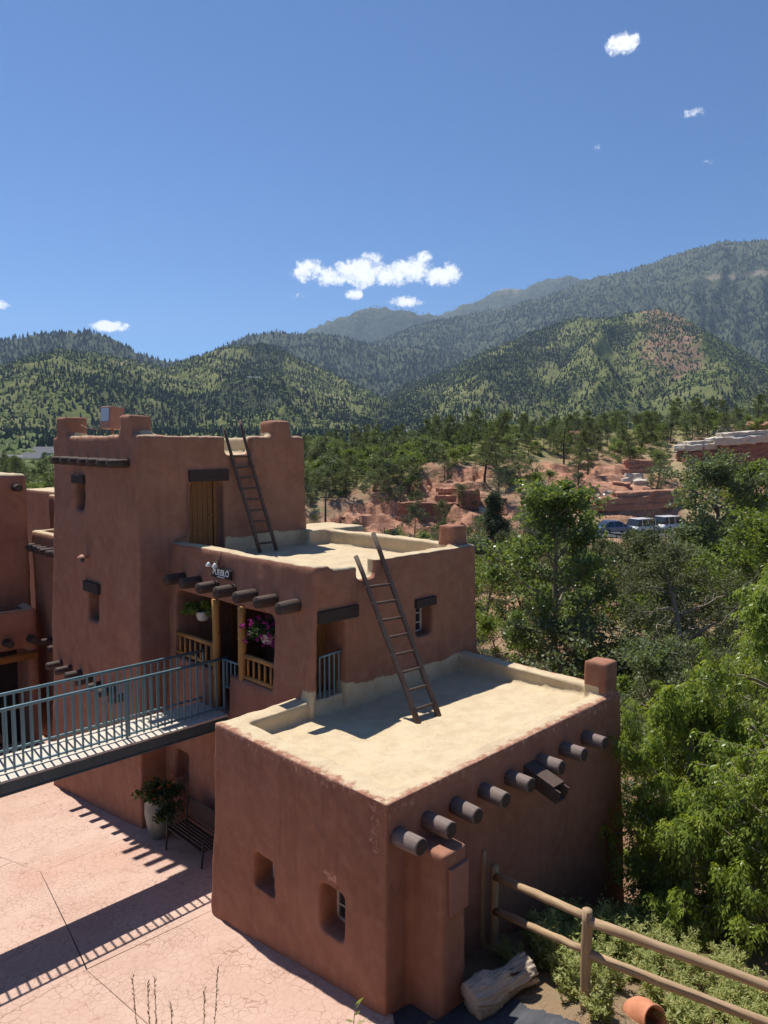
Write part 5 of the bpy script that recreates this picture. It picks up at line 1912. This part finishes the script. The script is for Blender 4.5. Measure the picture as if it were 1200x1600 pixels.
def car(label, x, y, rz, prof, width, mat, hood):
    t = thing('parked_car', label, 'car', (x, y, ROADZ(x)), rz)
    # body: lower shell from a side profile, rounded by bevel; glasshouse above
    low = [(-2.25, .32), (-2.28, .62), (-2.15, .86), (-1.95, .9), (1.2, .92), (2.1, .80), (2.3, .62), (2.28, .34)]
    mb = MB()
    n = len(low)
    w = width / 2
    mb.add([(a, -w, b) for a, b in low] + [(a, w, b) for a, b in low], [tuple(range(n)), tuple(range(2 * n - 1, n - 1, -1))] + [(i, i + n, (i + 1) % n + n, (i + 1) % n) for i in range(n)])
    mb.build('body', M[mat], t, bevel=.09)
    wt = w - .17
    rf = [p for p in prof]
    m_ = len(rf)
    cb = MB()
    cb.add([(a, -(w - .06 if b < 1 else wt), b) for a, b in rf] + [(a, (w - .06 if b < 1 else wt), b) for a, b in rf], [tuple(range(m_)), tuple(range(2 * m_ - 1, m_ - 1, -1))] + [(i, i + m_, (i + 1) % m_ + m_, (i + 1) % m_) for i in range(m_)])
    gl = cb.build('window_band', M['glass'], t, bevel=.03)
    x0, x1, zt = rf[1][0], rf[2][0], rf[1][1]
    MB().box(x0 + .02, x1 - .02, -wt - .01, wt + .01, zt - .02, zt + .05).build('roof', M[mat], t, bevel=.03)
    for fx in (.5, -.55, -1.45):
        for s in (-1, 1):
            if rf[0][0] < fx < rf[3][0]:
                MB().add([(fx - .05, s * (w - .045), .9), (fx + .05, s * (w - .045), .9), (fx + .04, s * (wt + .012), zt), (fx - .04, s * (wt + .012), zt), (fx - .05, s * (w - .09), .9), (fx + .05, s * (w - .09), .9), (fx + .04, s * (wt - .03), zt), (fx - .04, s * (wt - .03), zt)],
                         [(0, 1, 2, 3), (7, 6, 5, 4), (0, 4, 5, 1), (1, 5, 6, 2), (2, 6, 7, 3), (3, 7, 4, 0)]).build('pillar', M[mat], t)
    for fx in (-1.4, 1.4):
        for s in (-1, 1):
            wh = MB().tube([(fx, s * (w - .2), .33), (fx, s * (w + .01), .33)], .33, 18).build('wheel', M['rubber'], t, True)
            MB().tube([(fx, s * (w - .02), .33), (fx, s * (w + .02), .33)], .2, 12).build('rim', M['alloy'], wh, True)
    for s in (-1, 1):
        MB().box(2.24, 2.3, s * (w - .25) - .16, s * (w - .25) + .16, .62, .74).build('headlight', M['lamp_glass'], t, bevel=.02)
    return t


car('blue grey sedan parked on the road under the red ledge', 25.0, 79.6, .25, [(-1.9, .88), (-1.1, 1.42), (.2, 1.44), (1.15, .9)], 1.8, 'car_blue', 1)
car('white estate car parked second behind the blue sedan', 28.6, 80.3, .5, [(-2.1, .88), (-1.85, 1.62), (.3, 1.66), (1.1, .9)], 1.86, 'car_white', 1)
car('white estate car parked last, half hidden by the broadleaf tree', 31.8, 81.0, .45, [(-2.1, .88), (-1.9, 1.66), (.3, 1.7), (1.1, .9)], 1.86, 'car_white', 1)

# utility pole by the red slope
x, y = px_xy(508, 78)
pt = thing('utility_pole', 'thin dark utility pole at the foot of the red slope', 'pole', (x, y, gh(x, y) - .2))
MB().tube([(0, 0, 0), (0, .02, 3.5), (.02, 0, 7.2)], [.13, .12, .09], 10).build('shaft', M['bark_dark'], pt, True)
MB().box(-.6, .6, -.05, .05, 6.6, 6.72).build('crossarm', M['bark_dark'], pt)

# houses down in the valley
def house(label, px, Y, z, wdt, dep, hh, rh, wall, rz):
    x, y = px_xy(px, Y)
    t = thing('house', label, 'house', (x, y, z), rz)
    MB().box(-wdt / 2, wdt / 2, -dep / 2, dep / 2, -3, hh).build('wall', M[wall], t)
    e = .5
    MB().add([(-wdt / 2 - e, -dep / 2 - e, hh), (wdt / 2 + e, -dep / 2 - e, hh), (wdt / 2 + e, dep / 2 + e, hh), (-wdt / 2 - e, dep / 2 + e, hh), (-wdt / 2 - e, 0, hh + rh), (wdt / 2 + e, 0, hh + rh)],
             [(0, 1, 5, 4), (2, 3, 4, 5), (0, 4, 3), (1, 2, 5), (0, 3, 2, 1)]).build('roof', M['roof_grey'], t)
    nw = max(2, int(wdt / 3))
    for k in range(nw):
        cx = -wdt / 2 + wdt * (k + .5) / nw
        MB().box(cx - .55, cx + .55, -dep / 2 - .05, -dep / 2 - .002, hh * .4, hh * .8).build('window', M['glass'], t)


def hill_z(px, Y):
    x, y = px_xy(px, Y)
    r = math.hypot(x, y)
    return max(gh(x, y) if r < 900 else -99, float(hills_h(np.array([x]), np.array([y]))[0]) if r > 640 else -99)


for (px, Y, w_, d_, h_, r_, wall, lab) in ((24, 330, 15, 8, 3.0, 1.3, 'house_brown', 'long dark brown house left of the tower'), (54, 330, 7, 7, 3, 2.6, 'house_wall', 'white gabled house seen beside the tower'), (72, 360, 9, 8, 4, 3, 'house_wall', 'pale house tucked against the tower edge'),
                                        (690, 860, 16, 9, 5, 3.2, 'house_wall', 'pale house in the valley above the ridge pines'), (665, 900, 13, 9, 5, 3, 'house_brown', 'brown house in the valley left of the pale one'), (640, 840, 14, 8, 4.5, 2.6, 'house_wall', 'low white house among valley trees'),
                                        (528, 420, 12, 8, 3.5, 1.8, 'house_brown', 'flat brown cabin above the utility pole'), (577, 800, 15, 9, 4.5, 2.4, 'house_brown', 'brown lodge at the foot of the central hill'), (398, 1150, 20, 10, 8, 4, 'house_brown', 'dark timber house on the hillside above the tower ladder')):
    house(lab, px, Y, hill_z(px, Y), w_, d_, h_, r_, wall, .2)

# ------------------------------------------------------------------ log fence
fe = thing('log_fence', 'two rail log fence running from the terrace wall past the weeds', 'fence', (2.55, 8.8, .55))
fo_ = Vector((2.55, 8.8, .55))
g4 = random.Random(3)


def flog(name, a, b, r, mat='fence'):
    a, b = Vector(a), Vector(b)
    d = b - a
    n = 10
    pts = [(d.length * k / n) for k in range(n + 1)]
    mb = MB().tube([(g4.uniform(-.006, .006), g4.uniform(-.006, .006), q) for q in pts], [r * g4.uniform(.94, 1.05) * (1 - .12 * k / n) for k in range(n + 1)], 14)
    o = mb.build(name, M[mat], fe, True)
    o.location = a - fo_
    o.rotation_euler = d.to_track_quat('Z', 'Y').to_euler()
    return o


P1, P2, P3 = Vector((1.70, 10.84, -.15)), Vector((2.55, 8.80, .4)), Vector((6.3, 7.2, .3))
flog('post', P1, P1 + Vector((0, 0, 1.47)), .07)
flog('post', Vector((1.53, 10.95, -.2)), Vector((1.54, 10.94, 1.50)), .05)
flog('post', P2, P2 + Vector((0, 0, 1.53)), .072)
flog('post', P3, P3 + Vector((0, 0, 1.3)), .07)
flog('rail', (1.72, 10.80, 1.16), (2.54, 8.84, 1.83), .062)
flog('rail', (1.72, 10.80, .60), (2.53, 8.84, 1.38), .058)
flog('rail', (2.57, 8.78, 1.80), (6.3, 7.18, 1.25), .064)
flog('rail', (2.57, 8.78, 1.36), (6.3, 7.18, .82), .06)

# gnarled driftwood log beside the asphalt
ga, gb = Vector((1.16, 9.28, gh(1.16, 9.28) + .2)), Vector((2.02, 9.74, gh(2.02, 9.74) + .2))
nl_, nr_ = 70, 84
S_, A_ = np.meshgrid(np.linspace(0, 1, nl_), np.linspace(0, 2 * math.pi, nr_, endpoint=False), indexing='ij')
ll = (gb - ga).length
rad = .215 + .035 * np.sin(S_ * 5 + 1) + .05 * (fbm(np.cos(A_) * 1.3 + 5, np.sin(A_) * 1.3 + S_ * 1.7, 3, 301) - .5) * 2
grain = ridged(A_ * 3.2 + (fbm(S_ * 3, A_, 2, 305) - .5) * 2.4, S_ * 1.4, 4, 303)
rad = rad + (grain - .6) * .10 - .03 * (ridged(A_ * 7 + (fbm(S_ * 3, A_, 2, 305) - .5) * 4, S_ * 2.0, 3, 309) < .38)
rad += .085 * np.exp(-((S_ - .55) / .09) ** 2 - ((A_ - 1.9) / .4) ** 2) + .06 * np.exp(-((S_ - .3) / .1) ** 2 - ((A_ - 1.2) / .4) ** 2)
V = np.stack([S_ * ll, np.cos(A_) * rad, np.sin(A_) * rad], -1).reshape(-1, 3)
idx = np.arange(nl_ * nr_).reshape(nl_, nr_)
nx = np.roll(idx, -1, 1)
F4 = np.stack([idx[:-1], nx[:-1], nx[1:], idx[1:]], -1).reshape(-1, 4)
V = np.vstack([V, [[-.01, 0, 0], [ll + .01, 0, 0]]])
c0, c1 = len(V) - 2, len(V) - 1
capf = np.array([(c0, nx[0, k], idx[0, k], c0) for k in range(nr_)] + [(c1, idx[-1, k], nx[-1, k], c1) for k in range(nr_)])
gro = np.r_[(1 - sstep(.30, .62, grain)).ravel(), 0, 0]
me = bpy.data.meshes.new('driftwood_log')
me.from_pydata([tuple(p) for p in V], [], [tuple(int(i) for i in f) for f in F4] + [tuple(int(i) for i in f[:3]) for f in capf])
me.shade_smooth()
me.attributes.new('groove', 'FLOAT', 'POINT').data.foreach_set('value', gro.astype(np.float32))
lg = link('driftwood_log', me, M['log'], None, ga)
lg.rotation_euler = (gb - ga).to_track_quat('X', 'Z').to_euler()
tag(lg, 'gnarled grey driftwood log lying on the asphalt edge', 'log')

# clay jar sunk on its side in the bank
cp = MB().lathe([(.10, -.1), (.22, 0), (.30, .18), (.31, .36), (.25, .5), (.24, .56), (.28, .6), (.24, .6), (.21, .55), (.2, .48), (.26, .34), (.2, .1), (.02, .05)], 28, (0, 0, 0), False)
o = cp.build('clay_jar', M['terracotta'], None, True)
o.location = (3.22, 9.02, gh(3.22, 9.02) - .02)
o.scale = (.68, .68, .68)
o.rotation_euler = (R(70), R(8), R(25))
tag(o, 'terracotta jar lying half buried on the bank under the fence', 'jar')

# ------------------------------------------------------------------ weeds
def weed(seed, label, loc, H, n, mat, group):
    g_ = np.random.default_rng(seed)
    t = thing('weed_plant', label, 'plant', loc, float(g_.uniform(0, 6)), group)
    st = MB()
    P, D, N = [], [], []
    for i in range(n):
        a = g_.uniform(0, 6.28)
        lb = limb(g_, (g_.normal() * .06, g_.normal() * .06, -.03), (math.cos(a) * .5, math.sin(a) * .5, 1), H * g_.uniform(.6, 1.15), 6, .03, .12)
        st.tube(lb, [.006 * (1 - .7 * k / 6) for k in range(7)], 4)
        for s in np.linspace(.12, 1, 22):
            for q in range(3):
                p, dd = at_path(lb, s)
                b = g_.uniform(0, 6.28)
                P.append(p + g_.normal(size=3) * .02)
                D.append(np.array([math.cos(b), math.sin(b), g_.uniform(.1, .9)]))
                N.append(np.array([0, 0, 1.]) + g_.normal(size=3) * .3)
    st.build('stem', M['leaf_weed'], t)
    P, D, N = np.array(P), np.array(D), np.array(N)
    sc = g_.uniform(.6, 1.3, len(P))
    V, F = leaf_quads(P, D, N, .06 * sc, .022 * sc)
    link('leaves', npmesh('leaves', V, F, M[mat], False, {'tint': g_.uniform(0, 1, len(P))}), None, t)
    return t


WL = 'pale green weedy plant growing on the bank around the fence'
WP = [weed(400 + k, WL, (0, 0, 0), (.42, .55, .36, .48)[k], (12, 11, 14, 12)[k], 'leaf_weed', 'weeds around the fence') for k in range(4)]
gw = np.random.default_rng(5)
spots = []
tries = 0
while len(spots) < 85 and tries < 5000:
    tries += 1
    x, y = gw.uniform(1.75, 5.4), gw.uniform(8.3, 11.9)
    u, v = UV(x, y)
    if v > -.25 or x + y * .55 < 6.75 or (x < 2.25 and y < 9.9) or (abs(x - 3.2) < .42 and y < 9.3):
        continue
    if any((x - a) ** 2 + (y - b) ** 2 < .045 for a, b in spots):
        continue
    spots.append((x, y))
for i, (x, y) in enumerate(spots):
    t = WP[i] if i < 4 else copy_tree(WP[int(gw.integers(4))])
    t.location = (x, y, gh(x, y) - .01)
    near = min((('beside the front fence post', 2.55, 8.8), ('close to the driftwood log', 2.0, 9.7), ('around the clay jar', 3.22, 9.02), ('under the elder sapling', 5.2, 12.2), ('below the long rails', 4.6, 8.6), ('between the two fence posts', 2.2, 10.0), ('on the open bank behind the rails', 3.6, 10.2)), key=lambda q: (q[1] - x) ** 2 + (q[2] - y) ** 2)[0]
    wz = 'in the shade of the terrace wall' if UV(x, y)[1] > -1.0 else near
    t.rotation_euler = (0, 0, float(gw.uniform(0, 6.28)))
    s = float(gw.uniform(.75, 1.15)) * (1.35 if -1.7 < UV(x, y)[1] < -.8 else 1.0)
    t['label'], t['group'] = f"{'tall' if s > 1.05 else 'low'} pale green weedy plant growing {wz}", f"{'tall' if s > 1.05 else 'low'} weeds {wz}"
    t.scale = (s, s, s)

# dry grass stalks and a green sprig on the bank below the viewpoint
def stalk(label, x0, y0, x1, y1, z1, group=None):
    z0 = gh(x0, y0)
    t = thing('grass_stalk', label, 'grass', (x0, y0, z0 - .02), 0, group)
    g_ = np.random.default_rng(int(x1 * 1000) + 5000)
    top = np.array([x1 - x0, y1 - y0, z1 - z0])
    pts = [top * s + np.array([.02 * math.sin(3 * s), 0, 0]) for s in np.linspace(0, 1, 9)]
    MB().tube(pts, [.0028 * (1 - .6 * k / 8) for k in range(9)], 5).build('stem', M['dry_stalk'], t)
    P = np.array([at_path(pts, s)[0] for s in np.linspace(.8, 1, 26)])
    D = rand_dirs(g_, 26, .0) * .5 + top / np.linalg.norm(top)
    V, F = leaf_quads(P, D, rand_dirs(g_, 26), np.full(26, .022), np.full(26, .006))
    link('seed_head', npmesh('seed_head', V, F, M['dry_stalk'], False, {'tint': g_.uniform(0, 1, 26)}), None, t)


def px3(px, py, Y):
    cx, cyv, cz_ = px - 600, 1155., -(py - 800)
    yy = cyv * math.cos(PITCH) + cz_ * math.sin(PITCH)
    zz = -cyv * math.sin(PITCH) + cz_ * math.cos(PITCH)
    return cx * Y / yy, Y, CZ + zz * Y / yy


for (a, b, c) in ((206, 1522, 212), (229, 1530, 222), (240, 1522, 228), (339, 1505, 290), (265, 1560, 262), (318, 1540, 288)):
    x1, y1, z1 = px3(a, b, 3.0)
    x0, y0, _ = px3(c, 1640, 3.0)
    stalk('thin dry grass stalk rising in front of the patio', x0, y0, x1, y1, z1, 'dry grass stalks')
x1, y1, z1 = px3(548, 1570, 3.0)
sp = thing('green_sprig', 'small willowy green sprig in front of the patio edge', 'plant', (x1 - .03, y1, gh(x1 - .03, y1) - .02))
hgt = z1 - sp.location.z
pts = [np.array([.05 * s * s, 0, hgt * s]) for s in np.linspace(0, 1, 9)]
MB().tube(pts, [.004 * (1 - .6 * k / 8) for k in range(9)], 5).build('stem', M['leaf_weed'], sp)
g_ = np.random.default_rng(6)
P = np.array([at_path(pts, s)[0] for s in np.linspace(.5, 1, 22)])
D = rand_dirs(g_, 22, .8)
V, F = leaf_quads(P, D, rand_dirs(g_, 22, 1), g_.uniform(.05, .09, 22), g_.uniform(.012, .018, 22))
link('leaves', npmesh('leaves', V, F, M['leaf_weed'], False, {'tint': g_.uniform(0, .8, 22)}), None, sp)

# ------------------------------------------------------------------ haze
hz = MB()
hz.box(-7500, 7500, -400, 7600, -60, 1290)
haze = hz.build('haze', None)
hm = bpy.data.materials.new('summer_haze')
hm.use_nodes = True
hn, hl = hm.node_tree.nodes, hm.node_tree.links
hn.clear()
ho = hn.new('ShaderNodeOutputMaterial')
hv = hn.new('ShaderNodeVolumePrincipled')
hv.inputs['Color'].default_value = (.58, .75, 1.0, 1)
hv.inputs['Density'].default_value = 6.5e-5
hv.inputs['Anisotropy'].default_value = .25
hl.new(hv.outputs[0], ho.inputs['Volume'])
haze.data.materials.append(hm)
tag(haze, 'thin blue summer haze filling the whole valley air', 'haze', kind='stuff')
